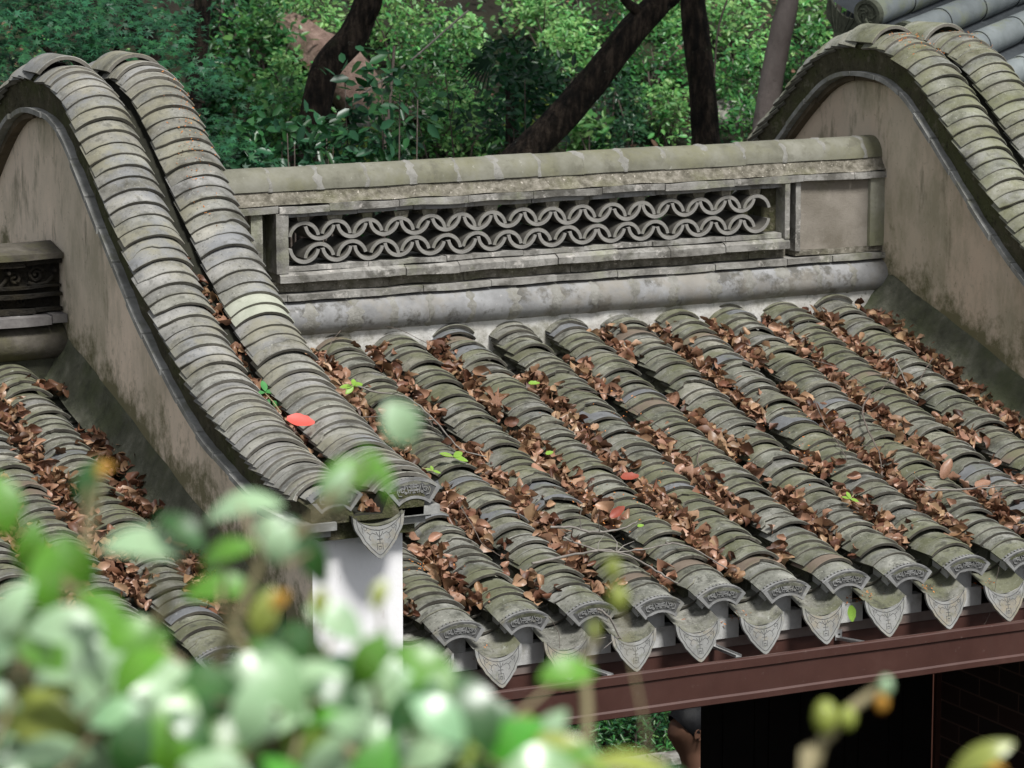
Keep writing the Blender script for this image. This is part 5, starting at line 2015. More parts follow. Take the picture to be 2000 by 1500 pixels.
def trunk_mesh(mb, pts, r, seg=16, rough=.12):
    fine = spline(pts, 8)
    n = len(fine)
    rows = []
    prev = None
    for i, p in enumerate(fine):
        t = (fine[min(i + 1, n - 1)] - fine[max(i - 1, 0)]).normalized()
        a = t.orthogonal().normalized() if prev is None else (prev - t * prev.dot(t)).normalized()
        prev = a
        b = t.cross(a)
        rr = interp(r, i / (n - 1))
        row = []
        for k in range(seg):
            an = 2 * PI * k / seg
            q = 1 + rough * mnoise.noise(Vector((p.z * 4 + math.cos(an) * 2, math.sin(an) * 2, pts[0].x))) + rough * .5 * mnoise.noise(Vector((p.z * 14, math.cos(an) * 6, math.sin(an) * 6)))
            row.append(p + (a * math.cos(an) + b * math.sin(an)) * rr * q)
        rows.append(row)
    mb.grid(rows, 0, closed=True)


def crown(parent, c, rad, n, size, mat, tmpl=OVAL, name='crown', flat=.8, clumps=24, up=1.0, extra=None):
    """leaves gathered in clumps through an ellipsoid"""
    cc = []
    while len(cc) < clumps:
        v = nprs.normal(0, 1, 3)
        v /= np.linalg.norm(v)
        v *= nprs.uniform(.25, 1.0) ** .5
        cc.append(v)
    cc = np.array(cc)
    idx = nprs.randint(0, clumps, n)
    P_ = (cc[idx] + nprs.normal(0, .20, (n, 3))) * np.array(rad) + np.array(c)
    nr = nprs.normal(0, .55, (n, 3)) + np.array([-.15, -.45, up])
    hd = nprs.normal(0, 1, (n, 3)) + (P_ - np.array(c)) / np.array(rad) * .8
    s_ = nprs.uniform(.65, 1.25, (n, 1)) * size
    sc = np.concatenate([s_, s_ * nprs.uniform(.8, 1.2, (n, 1)), s_], 1)
    return scatter_mesh(name, tmpl[0], tmpl[1], P_, rot_from(nr, hd), sc, mat, parent=parent)


def tree(px, d, rpx, mat, label, dapple_crown=(0, -1.6, 1.6), crown_r=(1.8, 2.0, 1.0), n=1500, leaf='leaf_dark', size=.21, limbs=()):
    """trunk drawn through photo positions px at distance d, continued to the ground and up into an unseen crown shaped to shade the slope"""
    P3 = [at_depth(x, y, d) for x, y in px]
    P3 = list(reversed(P3))            # bottom first
    low = P3[0]
    dirn = (P3[0] - P3[1]).normalized()
    q = low + dirn * .5
    gz = terrain(q.x, q.y)
    if q.z > gz:
        dirn = (dirn + Vector((0, 0, -.9))).normalized()
        for _ in range(60):
            q = q + dirn * .1
            if q.z < terrain(q.x, q.y) - .15:
                break
    P3 = [q] + P3
    up = (P3[-1] - P3[-2]).normalized()
    P3 += [P3[-1] + (up + Vector((0, 0, .6))).normalized() * 1.2, P3[-1] + (up + Vector((0, 0, 1.6))).normalized() * 2.6]
    r = rpx / 2 / FPX * d
    t = make_thing('tree', P3[0], label, 'tree')
    m = MB()
    trunk_mesh(m, P3, [(0, r * 1.25), (.25, r * 1.08), (.6, r), (.85, r * .7), (1, r * .45)])
    tr = m.build('trunk', [M[mat]], t, smooth=2)
    for (a, b, c_, rr) in limbs:
        mm = MB()
        trunk_mesh(mm, [at_depth(*a, d), at_depth(*b, d - .1), at_depth(*c_, d - .2)], [(0, rr / 2 / FPX * d), (1, rr / 4 / FPX * d)], seg=8)
        mm.build('limb', [M[mat]], t, smooth=2)
    topc = P3[-1] + Vector(dapple_crown)
    crown(t, tuple(topc), crown_r, n, size, M[leaf], clumps=16)  # unseen crown, set forward and large-leaved to cast dappled shade
    return t


tree([(1335, -60), (1290, 0), (1235, 60), (1180, 130), (1110, 215), (1045, 280), (985, 335), (925, 392), (860, 450)], 17.5, 60, 'bark_dark', 'thick dark tree trunk leaning right across the middle of the hillside', limbs=(((1260, 30), (1225, 5), (1200, -40), 26),))
tree([(1350, -60), (1352, 0), (1362, 90), (1372, 190), (1380, 300), (1384, 400), (1388, 470)], 18.5, 52, 'bark_dark', 'upright dark ridged trunk just right of the leaning tree')
tree([(1548, -60), (1540, 0), (1522, 80), (1505, 170), (1488, 285), (1475, 390), (1468, 470)], 17.0, 44, 'bark_pale', 'smooth pale grey-brown trunk beside the right humped gable', leaf='leaf_mid')
tree([(735, -70), (718, 0), (690, 70), (640, 130), (618, 200), (600, 300), (590, 400)], 18.0, 56, 'bark_dark', 'dark bent trunk partly hidden by leaves above the left end of the ridge wall', limbs=(((690, 70), (735, 20), (745, -40), 20),))
tree([(405, -60), (396, 0), (388, 90), (378, 190), (372, 330), (370, 430)], 17.0, 34, 'bark_dark', 'slim dark trunk rising just behind the left humped gable')
tree([(222, -60), (250, 0), (275, 50), (300, 140), (320, 240)], 17.8, 46, 'bark_dark', 'dark trunk mostly hidden by maple leaves at the top left', n=700)
tree([(1640, -50), (1637, 40), (1634, 90), (1628, 160)], 17.4, 11, 'bark_pale', 'thin reddish sapling stem beside the grey pavilion roof', n=200, leaf='leaf_mid', crown_r=(.9, .9, .6), size=.10)

# maple with layered sprays at the upper left
mp_base = at_depth(330, 420, 15.6)
mpl = make_thing('maple_tree', (mp_base.x, mp_base.y, terrain(mp_base.x, mp_base.y)), 'dark green maple with layered star-shaped leaves filling the top left corner', 'tree')
mm = MB()
bp0 = Vector((mp_base.x - .6, 5.9, terrain(mp_base.x - .6, 5.9) - .1))
tops = [at_depth(x, y, 15.4) for x, y in ((60, 120), (180, 90), (330, 130), (120, 240), (400, 200), (250, 30), (20, 40))]
trunk_mesh(mm, [bp0, bp0 + Vector((0, -.05, 1.0)), at_depth(210, 330, 15.6), at_depth(190, 160, 15.6), at_depth(170, -60, 15.7)], [(0, .07), (1, .035)], seg=10)
for q in tops:
    s0_ = at_depth(200, 230, 15.6)
    trunk_mesh(mm, [s0_, s0_.lerp(q, .5) + Vector((0, 0, .05)), q], [(0, .022), (1, .006)], seg=6)
mm.build('trunk', [M['bark_dark']], mpl, smooth=2)
pp, nn_, hh = [], [], []
for q in range(120):
    px, py = U(-60, 455), U(-60, 330)
    if px > 300 and py < 60 and rnd.random() < .6:
        continue
    if px > 380 and py < 140:
        continue
    dd = U(14.6, 16.2)
    c0_ = at_depth(px, py, dd)
    a0_ = U(0, PI)
    for k in range(58):
        u_, v_ = G(0, .14), G(0, .09)
        pp.append((c0_.x + u_ * math.cos(a0_) - v_ * math.sin(a0_), c0_.y + u_ * math.sin(a0_) + v_ * math.cos(a0_), c0_.z + G(0, .014) - .35 * (u_ * u_ + v_ * v_) * 4 - .10 * abs(u_)))
N_ = len(pp)
scatter_mesh('crown', STAR[0], STAR[1], np.array(pp), rot_from(nprs.normal(0, .30, (N_, 3)) + np.array([-.05, -.35, 1]), nprs.normal(0, 1, (N_, 3)) + np.array([0, -.8, -.1])),
             np.repeat(nprs.uniform(.028, .046, (N_, 1)), 3, 1), M['maple'], parent=mpl)


def shrub(px, py, R_, n, size, leaf, label, tmpl=OVAL, h=1.0, up=1.0, extra=.25, depth=None, clumps=16, stems=5, yel=0):
    n = int(n * 1.7)
    size *= .88
    clumps = int(clumps * 1.5)
    g_ = hill_hit(px, py, extra) if depth is None else at_depth(px, py, depth)
    gz = terrain(g_.x, g_.y)
    c_ = Vector((g_.x, g_.y, max(g_.z, gz + R_ * .5 * h)))
    t = make_thing('shrub', (c_.x, c_.y, gz), label, 'shrub')
    crown(t, tuple(c_), (R_, R_ * .8, R_ * h), n, size, M[leaf], tmpl, 'foliage', clumps=clumps, up=up)
    m = MB()
    b_ = Vector((c_.x, c_.y, gz - .08))
    for q in range(stems):
        e_ = c_ + Vector((G(0, R_ * .6), G(0, R_ * .5), U(0, R_ * .7 * h)))
        m.tube([b_ + Vector((G(0, .04), G(0, .04), 0)), b_.lerp(e_, .5) + Vector((G(0, .05), G(0, .05), .03)), e_], [.010, .007, .003], seg=5)
    m.build('stems', [M['twig']], t, smooth=2)
    return t


SH = [
    (505, 110, .34, 620, .075, 'leaf_mid', 'broad-leaved green shrub just right of the slim trunk behind the left gable'),
    (470, 215, .30, 620, .075, 'leaf_mid', 'green shrub with pointed leaves right beside the crown of the left gable'),
    (545, 265, .30, 620, .070, 'leaf_mid', 'mid-green shrub low above the left end of the ridge wall'),
    (575, 35, .34, 620, .055, 'leaf_light', 'sunny light-green undergrowth above the fallen log'),
    (500, 10, .26, 420, .06, 'leaf_mid', 'green bush at the top edge between the slim and the bent trunk'),
    (555, 170, .22, 380, .055, 'leaf_light', 'yellow-green low shrub between log and bent trunk'),
    (640, 300, .26, 520, .055, 'leaf_yellow', 'bright yellow-green plant at the foot of the bent trunk'),
    (720, 300, .26, 560, .055, 'leaf_mid', 'fine-leaved shrub just above the ridge cap, left of centre'),
    (770, 55, .34, 620, .060, 'leaf_light', 'airy light-green bush right of the bent trunk top'),
    (850, 150, .34, 720, .055, 'leaf_mid', 'dense fine green bush left of the palm'),
    (905, 75, .20, 300, .065, 'leaf_light', 'pale green spray of leaves beside the palm'),
    (820, 240, .30, 720, .050, 'leaf_mid', 'fine green undergrowth below the dense bush'),
    (890, 270, .30, 720, .050, 'leaf_light', 'pale-leaved ground plant above the ridge cap centre'),
    (960, 250, .24, 520, .052, 'leaf_mid', 'green plant just left of the leaning trunk foot'),
    (1035, 225, .16, 260, .055, 'leaf_yellow', 'small yellow-green shrub touching the leaning trunk'),
    (1060, 45, .30, 520, .060, 'leaf_light', 'light leafy bush at the top edge above the palm'),
    (1110, 110, .22, 380, .060, 'leaf_light', 'pale bush left of the leaning trunk at mid height'),
    (1050, 165, .22, 320, .085, 'leaf_dark', 'dark broad-leaved plant under the palm'),
    (1170, 20, .28, 480, .055, 'leaf_mid', 'green bush at the top edge left of the leaning trunk top'),
    (1265, 110, .30, 700, .055, 'leaf_mid', 'shrub filling the gap between the leaning and the upright trunk'),
    (1300, 215, .20, 420, .055, 'leaf_light', 'pale shiny-leaved shrub at the foot of the upright dark trunk'),
    (1205, 215, .26, 420, .055, 'leaf_dark', 'dark shrub right of the leaning trunk foot'),
    (1150, 270, .14, 120, .085, 'leaf_light', 'few broad heart-shaped leaves peeping over the ridge cap'),
    (1300, 20, .22, 420, .055, 'leaf_light', 'light leaves at the top edge between the two dark trunks'),
    (1435, 60, .30, 700, .055, 'leaf_light', 'light green bush between the upright and the pale trunk'),
    (1430, 170, .28, 640, .052, 'leaf_mid', 'mid-green bush lower between the upright and the pale trunk'),
    (1450, 245, .18, 300, .050, 'leaf_mid', 'low plants around the grey stone by the pale trunk'),
    (1600, 40, .30, 640, .060, 'leaf_light', 'light green bush right of the pale trunk'),
    (1585, 130, .28, 600, .055, 'leaf_mid', 'green bush behind the hump of the right gable'),
    (1210, 275, .18, 260, .050, 'leaf_dark', 'low dark plants right above the ridge cap right of centre'),
    (440, 20, .26, 420, .06, 'leaf_dark', 'dark bush at the top edge beside the slim trunk'),
    (330, 230, .34, 500, .07, 'leaf_dark', 'dark shrub behind the twin tile crowns of the left gable'),
]
for a in SH:
    shrub(*a)
shrub(742, 215, .24, 130, .095, 'leaf_dark', 'bluish dark broad-leaved shrub standing in front of the bent trunk', depth=15.8, clumps=14, up=.8)
shrub(1000, 205, .30, 420, .075, 'leaf_dark', 'dark shrub covering the foot of the fan palm', depth=18.4, clumps=12, up=.8)
shrub(560, 300, .22, 200, .085, 'leaf_dark', 'dark broad-leaved shrub right behind the ridge cap beside the left gable', depth=15.6, clumps=12, up=.8)
shrub(655, 300, .17, 90, .085, 'leaf_dark', 'small sparse dark shrub at the ridge cap, just right of the bent trunk', depth=15.9, clumps=12, up=.8)
shrub(1220, 1432, .5, 1500, .05, 'leaf_mid', 'green bush seen through the gap under the eave beside the person', LONG, depth=17.2, h=.55)
shrub(1120, 1440, .5, 1500, .05, 'leaf_dark', 'dark green bush under the eave, left end of the gap', LONG, depth=17.4, h=.55)
shrub(1290, 1425, .4, 900, .05, 'leaf_dark', 'dark green bush behind the head of the person', LONG, depth=17.8, h=.55)

# fan palm
pb = at_depth(1000, 130, 19.5)
pt_ = make_thing('palm', (pb.x, pb.y, terrain(pb.x, pb.y)), 'dark fan palm with long drooping fingers left of the leaning trunk', 'palm')
m = MB()
m.tube([(pb.x, pb.y, terrain(pb.x, pb.y) - .1), (pb.x, pb.y, pb.z - .1)], [.05, .04], seg=8)
m.build('trunk', [M['bark_dark']], pt_)
for k, (fx, fy, an) in enumerate(((985, 85, -.3), (962, 115, -1.2), (1010, 130, 1.3))):
    c_ = at_depth(fx, fy, 19.2)
    m = MB()
    m.tube([(pb.x, pb.y, pb.z - .12), pb.lerp(c_, .6) + Vector((0, 0, .05)), c_], .006, seg=5)
    for j in range(19):
        a = an + lerp(-1.7, 1.7, j / 18)
        L = .24 * U(.85, 1.1)
        dx, dz = math.sin(a), math.cos(a) * .55
        pts = [c_ + Vector((dx * L * q, -.10 * q * L, dz * L * q - .55 * L * q * q)) for q in (0, .35, .7, 1)]
        sd_ = Vector((dz, 0, -dx)).normalized() * .008
        rws = [[p_ - sd_ * w_, p_ + Vector((0, 0, .002)), p_ + sd_ * w_] for p_, w_ in zip(pts, (.5, 1, .8, .1))]
        m.grid(rws, 0)
    m.build('frond', [M['palm_leaf']], pt_, smooth=2)

# fallen log, stones, ground cover
lg = make_thing('fallen_log', at_depth(660, 150, 19.6), 'weathered pinkish fallen log running down behind the bent trunk', 'log')
m = MB()
A_, B_ = hill_hit(535, 45, .16), hill_hit(800, 262, .16)
trunk_mesh(m, [A_, A_.lerp(B_, .35) + Vector((0, -.05, .03)), A_.lerp(B_, .7), B_], [(0, .13), (.5, .17), (1, .13)], seg=18, rough=.30)
m.build('trunk', [M['log']], lg, smooth=.8)
for (px, py, r_, lab) in ((1420, 228, .16, 'blue-grey stone on the slope between the upright and the pale trunk'), (770, 240, .18, 'mossy brown stone at the lower end of the fallen log')):
    c_ = hill_hit(px, py, .1)
    m = MB()
    rows = []
    for i in range(10):
        th_ = PI * i / 9
        rows.append([c_ + Vector((math.sin(th_) * math.cos(2 * PI * j / 14) * r_ * 1.5, math.sin(th_) * math.sin(2 * PI * j / 14) * r_, math.cos(th_) * r_ * .7)) * 1.0
                     + Vector((1, 1, 1)) * .03 * mnoise.noise(Vector((i * .8, j * .9, px))) for j in range(14)])
    m.grid(rows, 0, closed=True)
    tag(m.build('stone', [M['stone']], origin=c_, smooth=.9), lab, 'stone')
n = 18000
xs_ = nprs.uniform(1.0, 13.5, n)
ys_ = nprs.uniform(6.0, 15.5, n)
zs_ = np.array([terrain(a, b) for a, b in zip(xs_, ys_)]) + nprs.uniform(.0, 1.0, n) ** 1.5 * .30
mi_ = nprs.choice([0, 0, 1, 1, 1, 2, 3], n)
gc = scatter_mesh('ground_cover', OVAL[0], OVAL[1], np.stack([xs_, ys_, zs_], 1), rot_from(nprs.normal(0, .5, (n, 3)) + np.array([-.1, -.5, 1]), nprs.normal(0, 1, (n, 3))),
                  np.repeat(nprs.uniform(.035, .08, (n, 1)), 3, 1), [M['leaf_mid'], M['leaf_dark'], M['leaf_light'], M['leaf_brown']], mi_)
tag(gc, 'low green ground cover and brown litter on the wooded slope', None, None, 'stuff')
# thin bare saplings
for k, (pts, w, lab) in enumerate((([(770, 90), (765, 160), (757, 250), (750, 335)], 6, 'thin bare dark sapling in front of the dense green bush'),
                                   ([(690, 200), (720, 175), (800, 120), (880, 50), (915, 20)], 4, 'slender pale bough rising to the right from the bent trunk'),
                                   ([(1420, 0), (1402, 60), (1395, 150)], 4, 'thin hanging vine stem right of the upright trunk'))):
    m = MB()
    P3 = [at_depth(x, y, 16.8) for x, y in pts]
    if k == 0:
        P3.append(Vector((P3[-1].x, P3[-1].y + .2, terrain(P3[-1].x, P3[-1].y + .2) - .1)))
    m.tube(spline(P3), w / 2 / FPX * 16.8, seg=7)
    tag(m.build('sapling', [M['twig' if k != 1 else 'twig_grey']], origin=P3[-1], smooth=2), lab, 'sapling')

# ------------------------------------------------------------------ neighbouring roof, upper right
nb = make_thing('pavilion_roof', at_depth(1840, 60, 16.2), 'blue-grey roof of large half-round tiles with round end discs in the top right corner', 'roof')
NR = Vector((.906, -.424 * -1, 0)).normalized()          # up the slope, horizontally
upr = (NR + Vector((0, 0, .16))).normalized()
mb_ch = MB()
discs = [(1695, 28), (1766, 72), (1842, 118), (1925, 168), (2010, 215)]
ctr = [at_depth(x, y, 16.2 - .14 * i) for i, (x, y) in enumerate(discs)]
rr_ = .070
side = (ctr[1] - ctr[0])
for i, c_ in enumerate(ctr):
    m = MB()
    nup = side.cross(upr).normalized()
    if nup.z < 0:
        nup = -nup
    lat = upr.cross(nup).normalized()
    s_ = 0
    while s_ < 2.6:
        L = .34
        rows = []
        for l, r_ in ((0, rr_), (.004, rr_ * 1.03), (L - .03, rr_ * .98), (L, rr_ * .93)):
            rows.append([c_ + upr * (s_ + l) + (lat * math.cos(PI * 2 * j / 22) + nup * math.sin(PI * 2 * j / 22)) * r_ for j in range(22)])
        m.grid(rows, 0, closed=True)
        s_ += L
    m.build('tile_row', [M['cyl_tile']], nb, smooth=.9)
    m = MB()
    o_ = c_ - upr * .003
    for r0_, r1_, d0_, d1_ in ((0, .40, .0, .006), (.40, .55, .006, .0), (.55, .76, .0, .0), (.76, .80, .0, .008), (.80, 1.06, .008, .008)):
        m.grid([[o_ + (lat * math.cos(PI * 2 * j / 26) + nup * math.sin(PI * 2 * j / 26)) * rr_ * r_ - upr * d_ for j in range(26)] for r_, d_ in ((r0_, d0_), (r1_, d1_))], 0, closed=True)
    m.grid([[o_ + (lat * math.cos(PI * 2 * j / 26) + nup * math.sin(PI * 2 * j / 26)) * rr_ * 1.06 - upr * d_ for j in range(26)] for d_ in (.008, -.03)], 0, closed=True)
    for q in range(7):
        a0_ = q * 2 * PI / 7
        m.tube([o_ + (lat * math.cos(a0_ + t_ * 1.2) + nup * math.sin(a0_ + t_ * 1.2)) * rr_ * (.16 + .5 * t_) - upr * .003 for t_ in (0, .3, .6, 1)], .0045, seg=5)
    m.build('end_disc', [M['disc']], nb, smooth=.9)
    # concave drip beside each disc
    m = MB()
    dc = c_ - side * .5 - nup * .035
    outl = [(-.115, .02), (-.115, -.03), (-.10, -.075), (-.06, -.10), (-.03, -.13), (0, -.15), (.03, -.13), (.06, -.10), (.10, -.075), (.115, -.03), (.115, .02)]
    tp_ = [(a_, .02 - .055 * math.cos(a_ / .115 * PI / 2)) for a_, b_ in outl]
    f_ = [[dc + lat * lerp(t_[0], o2[0], v_) + nup * lerp(t_[1], o2[1], v_) * 1.1 - upr * .01 for t_, o2 in zip(tp_, outl)] for v_ in (0, .5, 1)]
    b2 = [[p_ + upr * .014 for p_ in r_] for r_ in f_]
    m.grid(f_, 0)
    m.grid(list(reversed(b2)), 0)
    m.grid([b2[0], f_[0]], 0)
    m.grid([f_[-1], b2[-1]], 0)
    for q in range(-3, 4):
        m.tube([dc + lat * (q * .012) + nup * -.12 - upr * .012, dc + lat * (q * .024) + nup * -.05 - upr * .012, dc + lat * (q * .030) - upr * .012 - nup * .0], .003, seg=4)
    m.build('drip_tile', [M['disc']], nb, smooth=.8)
m = MB()
c0_, c1_ = ctr[0] - side * 1.0, ctr[-1] + side * .6
nup2 = nup
lo = [c0_ - nup2 * .05 + upr * .02, c1_ - nup2 * .05 + upr * .02]
m.grid([[p_ + upr * s_ for p_ in lo] for s_ in (0, 1.3, 2.7)], 0)
m.grid([[p_ + upr * s_ - nup2 * .1 for p_ in reversed(lo)] for s_ in (0, 1.3, 2.7)], 0)
m.build('roof_bed', [M['far_roof']], nb)
m = MB()
w0 = at_depth(1795, 2, 17.4)
for k_, (dz0, dz1) in enumerate(((-.35, .9),)):
    a_ = w0 + upr * 0 + Vector((0, 0, dz0))
    b_ = w0 + Vector((2.2, -.9, dz0))
    m.add([a_, b_, b_ + Vector((0, 0, dz1 - dz0)), a_ + Vector((0, 0, dz1 - dz0)), a_ + Vector((.1, .25, 0)), b_ + Vector((.1, .25, 0)), b_ + Vector((.1, .25, dz1 - dz0)), a_ + Vector((.1, .25, dz1 - dz0))],
          [(0, 1, 2, 3), (5, 4, 7, 6), (4, 0, 3, 7), (1, 5, 6, 2), (3, 2, 6, 7), (4, 5, 1, 0)], 0)
m.build('ridge', [M['far_roof']], nb)
m = MB()
cp_ = ctr[2] + upr * 1.6
for dx_ in (.2, 2.2):
    p_ = ctr[1] + upr * dx_ - nup * .15 + side * .8
    m.tube([(p_.x, p_.y, terrain(p_.x, p_.y) - .2 if p_.y > 5.28 else -3.3), (p_.x, p_.y, p_.z)], .09, seg=12)
m.build('column', [M['red_wood']], nb)

# ------------------------------------------------------------------ foreground shrub, out of focus
FD = 1.62
fs_base = at_depth(420, 1900, FD)
fg = make_thing('foreground_shrub', (fs_base.x, fs_base.y, terrain(fs_base.x, fs_base.y)), 'blurred glossy-leaved evergreen shrub across the lower left foreground', 'shrub')


MORE = MB()
FGM = ['fg_leaf', 'fg_leaf_pale_sheen', 'fg_leaf_dark', 'fg_leaf_yellow', 'fg_leaf_orange']


def fleaf(px, py, Lpx, ang, mat, d=FD, wr=.5, pitch=None, name='leaf', parent=None, more=None):
    parent = parent or fg
    c_ = at_depth(px, py, d)
    L = Lpx / FPX * d
    a = math.radians(ang)
    x = (RIGHT * math.cos(a) + UPV * math.sin(a) - FWD * U(-.3, .3)).normalized()
    z = (-FWD * U(.35, .8) + Vector((0, 0, 1)) * U(.5, 1.0) + RIGHT * G(0, .3))
    if pitch:
        z = Vector(pitch)
    z = (z - x * z.dot(x)).normalized()
    y = z.cross(x)
    m_ = MB()
    rows = []
    for i in range(11):
        q = i / 10
        w = wr * .5 * L * (math.sin(PI * min(1, q * .97 + .015)) ** .75)
        bend = -.16 * L * (2 * q - 1) ** 2
        rows.append([c_ + x * ((q - .5) * L) + y * (s_ * w) + z * (bend + .10 * abs(s_) * w) for s_ in (-1, -.5, 0, .5, 1)])
    if more is not None:
        more.grid(rows, FGM.index(mat))
        return None
    m_.grid(rows, 0)
    return m_.build(name, [M[mat]], parent, smooth=2)


FL = [(785, 828, 95, -60, 'fg_leaf', .75), (680, 925, 120, 20, 'fg_leaf', .62), (745, 920, 120, -62, 'fg_leaf', .34), (655, 955, 90, 60, 'fg_leaf', .6), (172, 950, 105, 80, 'fg_leaf', .75), (200, 915, 40, 30, 'fg_leaf_orange', .8),
      (10, 985, 120, -80, 'fg_leaf', .6), (60, 1075, 110, 80, 'fg_leaf', .55), (470, 985, 150, 12, 'fg_leaf', .5), (355, 1030, 110, -35, 'fg_leaf', .5), (280, 1060, 150, -5, 'fg_leaf', .55), (440, 1075, 110, 20, 'fg_leaf', .5),
      (430, 1145, 140, 5, 'fg_leaf', .45), (545, 1060, 80, 75, 'fg_leaf', .8), (605, 1080, 150, -62, 'fg_leaf', .36), (515, 1030, 70, 40, 'fg_leaf', .5), (90, 1130, 150, -85, 'fg_leaf', .5), (150, 1100, 120, -60, 'fg_leaf', .5),
      (545, 1170, 44, 50, 'fg_leaf_orange', .8), (625, 1175, 55, 80, 'fg_leaf_yellow', .6), (515, 1200, 100, 70, 'fg_leaf_yellow', .5), (740, 1160, 60, 70, 'fg_leaf_yellow', .5), (1110, 1310, 110, 5, 'fg_leaf', .6),
      (850, 1400, 150, -82, 'fg_leaf', .5), (930, 1400, 150, 12, 'fg_leaf', .55), (790, 1370, 120, 10, 'fg_leaf', .55), (1060, 1460, 140, 20, 'fg_leaf_yellow', .4), (1130, 1470, 130, -25, 'fg_leaf', .45), (1240, 1490, 170, -12, 'fg_leaf_yellow', .35),
      (1318, 1530, 110, -50, 'fg_leaf', .6), (1025, 1430, 70, 80, 'fg_leaf_yellow', .5), (70, 1400, 200, -20, 'fg_leaf_yellow', .62), (130, 1330, 130, 10, 'fg_leaf_yellow', .5), (1915, 1478, 130, 28, 'fg_leaf_yellow', .36),
      (1935, 1495, 60, 0, 'fg_leaf_orange', .5), (300, 1390, 160, -70, 'fg_leaf', .62), (340, 1430, 170, 75, 'fg_leaf', .55), (430, 1380, 120, -60, 'fg_leaf', .55), (540, 1400, 130, 30, 'fg_leaf', .55), (600, 1290, 130, -80, 'fg_leaf', .6),
      (660, 1210, 120, -30, 'fg_leaf', .6), (720, 1290, 120, 60, 'fg_leaf', .6), (835, 1300, 150, -35, 'fg_leaf', .5), (865, 1345, 150, -75, 'fg_leaf', .5), (560, 1240, 110, 20, 'fg_leaf', .6), (490, 1310, 120, 10, 'fg_leaf', .6),
      (250, 1240, 150, 5, 'fg_leaf', .55), (200, 1180, 120, -30, 'fg_leaf', .5), (190, 1290, 120, -70, 'fg_leaf', .5), (40, 1270, 130, 0, 'fg_leaf', .5), (20, 1190, 130, 60, 'fg_leaf', .5)]


def in_fg(x, y):
    if x < 230:
        return y > 1190
    if x < 470:
        return y > 1300
    if x < 560:
        return y > 1260
    if x < 860:
        return y > 1285 + max(0, x - 780) * .4
    if x < 960:
        return y > 1270 + (x - 860) * 1.2
    return x < 1120 and y > 1400 + (x - 960) * .35


cells = []
for gy in range(1120, 1600, 56):
    for gx2 in range(-40, 1120, 58):
        x, y = gx2 + U(-26, 26), gy + U(-26, 26)
        if in_fg(x, y):
            cells.append((x, y))
rnd.shuffle(cells)
for x, y in cells[:128]:
    r_ = rnd.random()
    mt = 'fg_leaf' if r_ < .42 else 'fg_leaf_pale_sheen' if r_ < .80 else 'fg_leaf_dark' if r_ < .96 else 'fg_leaf_yellow'
    FL.append((x, y, U(110, 175), U(-90, 90), mt, U(.50, .66)))
FL = [f for f in FL]
anchors = []
for i, (x, y, L, a, mt, wr) in enumerate(FL):
    d_ = FD + G(0, .08) + (max(0, y - 1200) / 300) * U(-.1, .3)
    if True:
        if mt == 'fg_leaf':
            mt = ('fg_leaf_pale_sheen', 'fg_leaf', 'fg_leaf', 'fg_leaf_pale_sheen', 'fg_leaf_dark')[i % 5]
        fleaf(x, y, L * 1.06, a, mt, d_, wr, more=(None if i < 99 else MORE))
    anchors.append((x, y, d_))
tag(MORE.build('leaves', [M[k_] for k_ in FGM], fg, smooth=2), None, None, None, 'stuff')
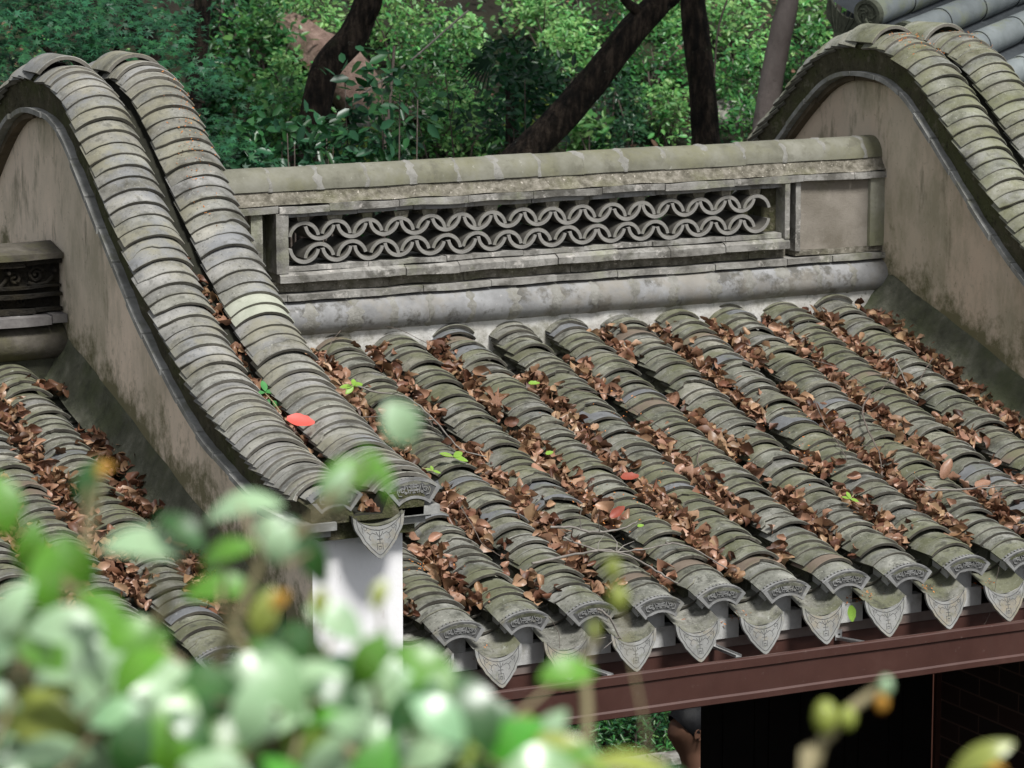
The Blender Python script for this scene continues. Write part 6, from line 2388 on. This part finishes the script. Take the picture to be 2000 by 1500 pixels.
# stems
m = MB()
root = Vector(ORG[fg.name]) - Vector((0, 0, .1))
main_st = [(60, 1700), (420, 1750), (800, 1720), (240, 1720), (620, 1740)]
hubs = [(60, 1250), (230, 1380), (440, 1200), (600, 1350), (760, 1400), (330, 1180), (900, 1450), (150, 1150), (520, 1080)]
for k, (hx, hy) in enumerate(hubs):
    b_ = at_depth(main_st[k % 5][0], main_st[k % 5][1], FD + .1)
    h_ = at_depth(hx, hy, FD + .05)
    m.tube(spline([root + Vector((G(0, .03), G(0, .03), 0)), root.lerp(b_, .6), b_, b_.lerp(h_, .55) + RIGHT * G(0, .01), h_]), [lerp(.009, .0022, q / 20) for q in range(21)], seg=7)
for x, y, d_ in anchors:
    if x > 1500 or x > 1180:
        continue
    hb = min(hubs, key=lambda h: (h[0] - x) ** 2 + (h[1] - y - 40) ** 2)
    a_, b_ = at_depth(hb[0], hb[1], FD + .05), at_depth(x, y, d_)
    m.tube([a_, a_.lerp(b_, .5) - UPV * .006, b_], [.0016, .0013, .0009], seg=5)
m.build('stems', [M['fg_stem']], fg, smooth=2)

# separate budding stalks in the foreground
for k, (pts, w, lab, buds) in enumerate((
        ([(1560, 1900), (1592, 1500), (1625, 1430), (1650, 1395), (1690, 1365), (1728, 1342)], 26, 'blurred budding stalk with round yellow-green buds before the dark opening',
         [(1612, 1400, 34, 'fg_leaf_yellow'), (1655, 1402, 24, 'fg_leaf_yellow'), (1730, 1340, 20, 'fg_leaf_pale_sheen'), (1722, 1372, 19, 'fg_leaf_orange')]),
        ([(1120, 1900), (1142, 1500), (1146, 1380), (1140, 1300), (1165, 1240)], 22, 'blurred upright yellow-green stalk left of the dark opening', [(1160, 1230, 16, 'fg_leaf_yellow')]),
        ([(1300, 1900), (1270, 1500), (1235, 1300), (1212, 1190), (1195, 1120)], 5, 'thin blurred stalk with a pale yellow bud in front of the lettered tiles', [(1207, 1168, 28, 'fg_leaf_yellow'), (1196, 1110, 22, 'fg_leaf_yellow')]),
)):
    d_ = 1.75
    P3 = [at_depth(x, y, d_) for x, y in pts]
    bpt = Vector((P3[0].x, P3[0].y, terrain(P3[0].x, P3[0].y) - .05))
    t = make_thing('budding_stalk', bpt, lab, 'stalk')
    m = MB()
    m.tube(spline([bpt] + P3), [lerp(1.0, .7, q / 60) * w / 2 / FPX * d_ for q in range(60)][:len(spline([bpt] + P3))], seg=8)
    m.build('stem', [M['fg_stem']], t, smooth=2)
    for bx, by, br, bm in buds:
        c_ = at_depth(bx, by, d_ - .01)
        r_ = br / FPX * d_
        m = MB()
        rows = [[c_ + (RIGHT * math.cos(2 * PI * j / 12) + FWD * math.sin(2 * PI * j / 12)) * (r_ * .72 * math.sin(PI * (i + .2) / 8.4)) + UPV * (r_ * math.cos(PI * (i + .2) / 8.4)) for j in range(12)] for i in range(9)]
        m.grid(rows, 0, closed=True)
        m.build('bud', [M[bm]], t, smooth=2)
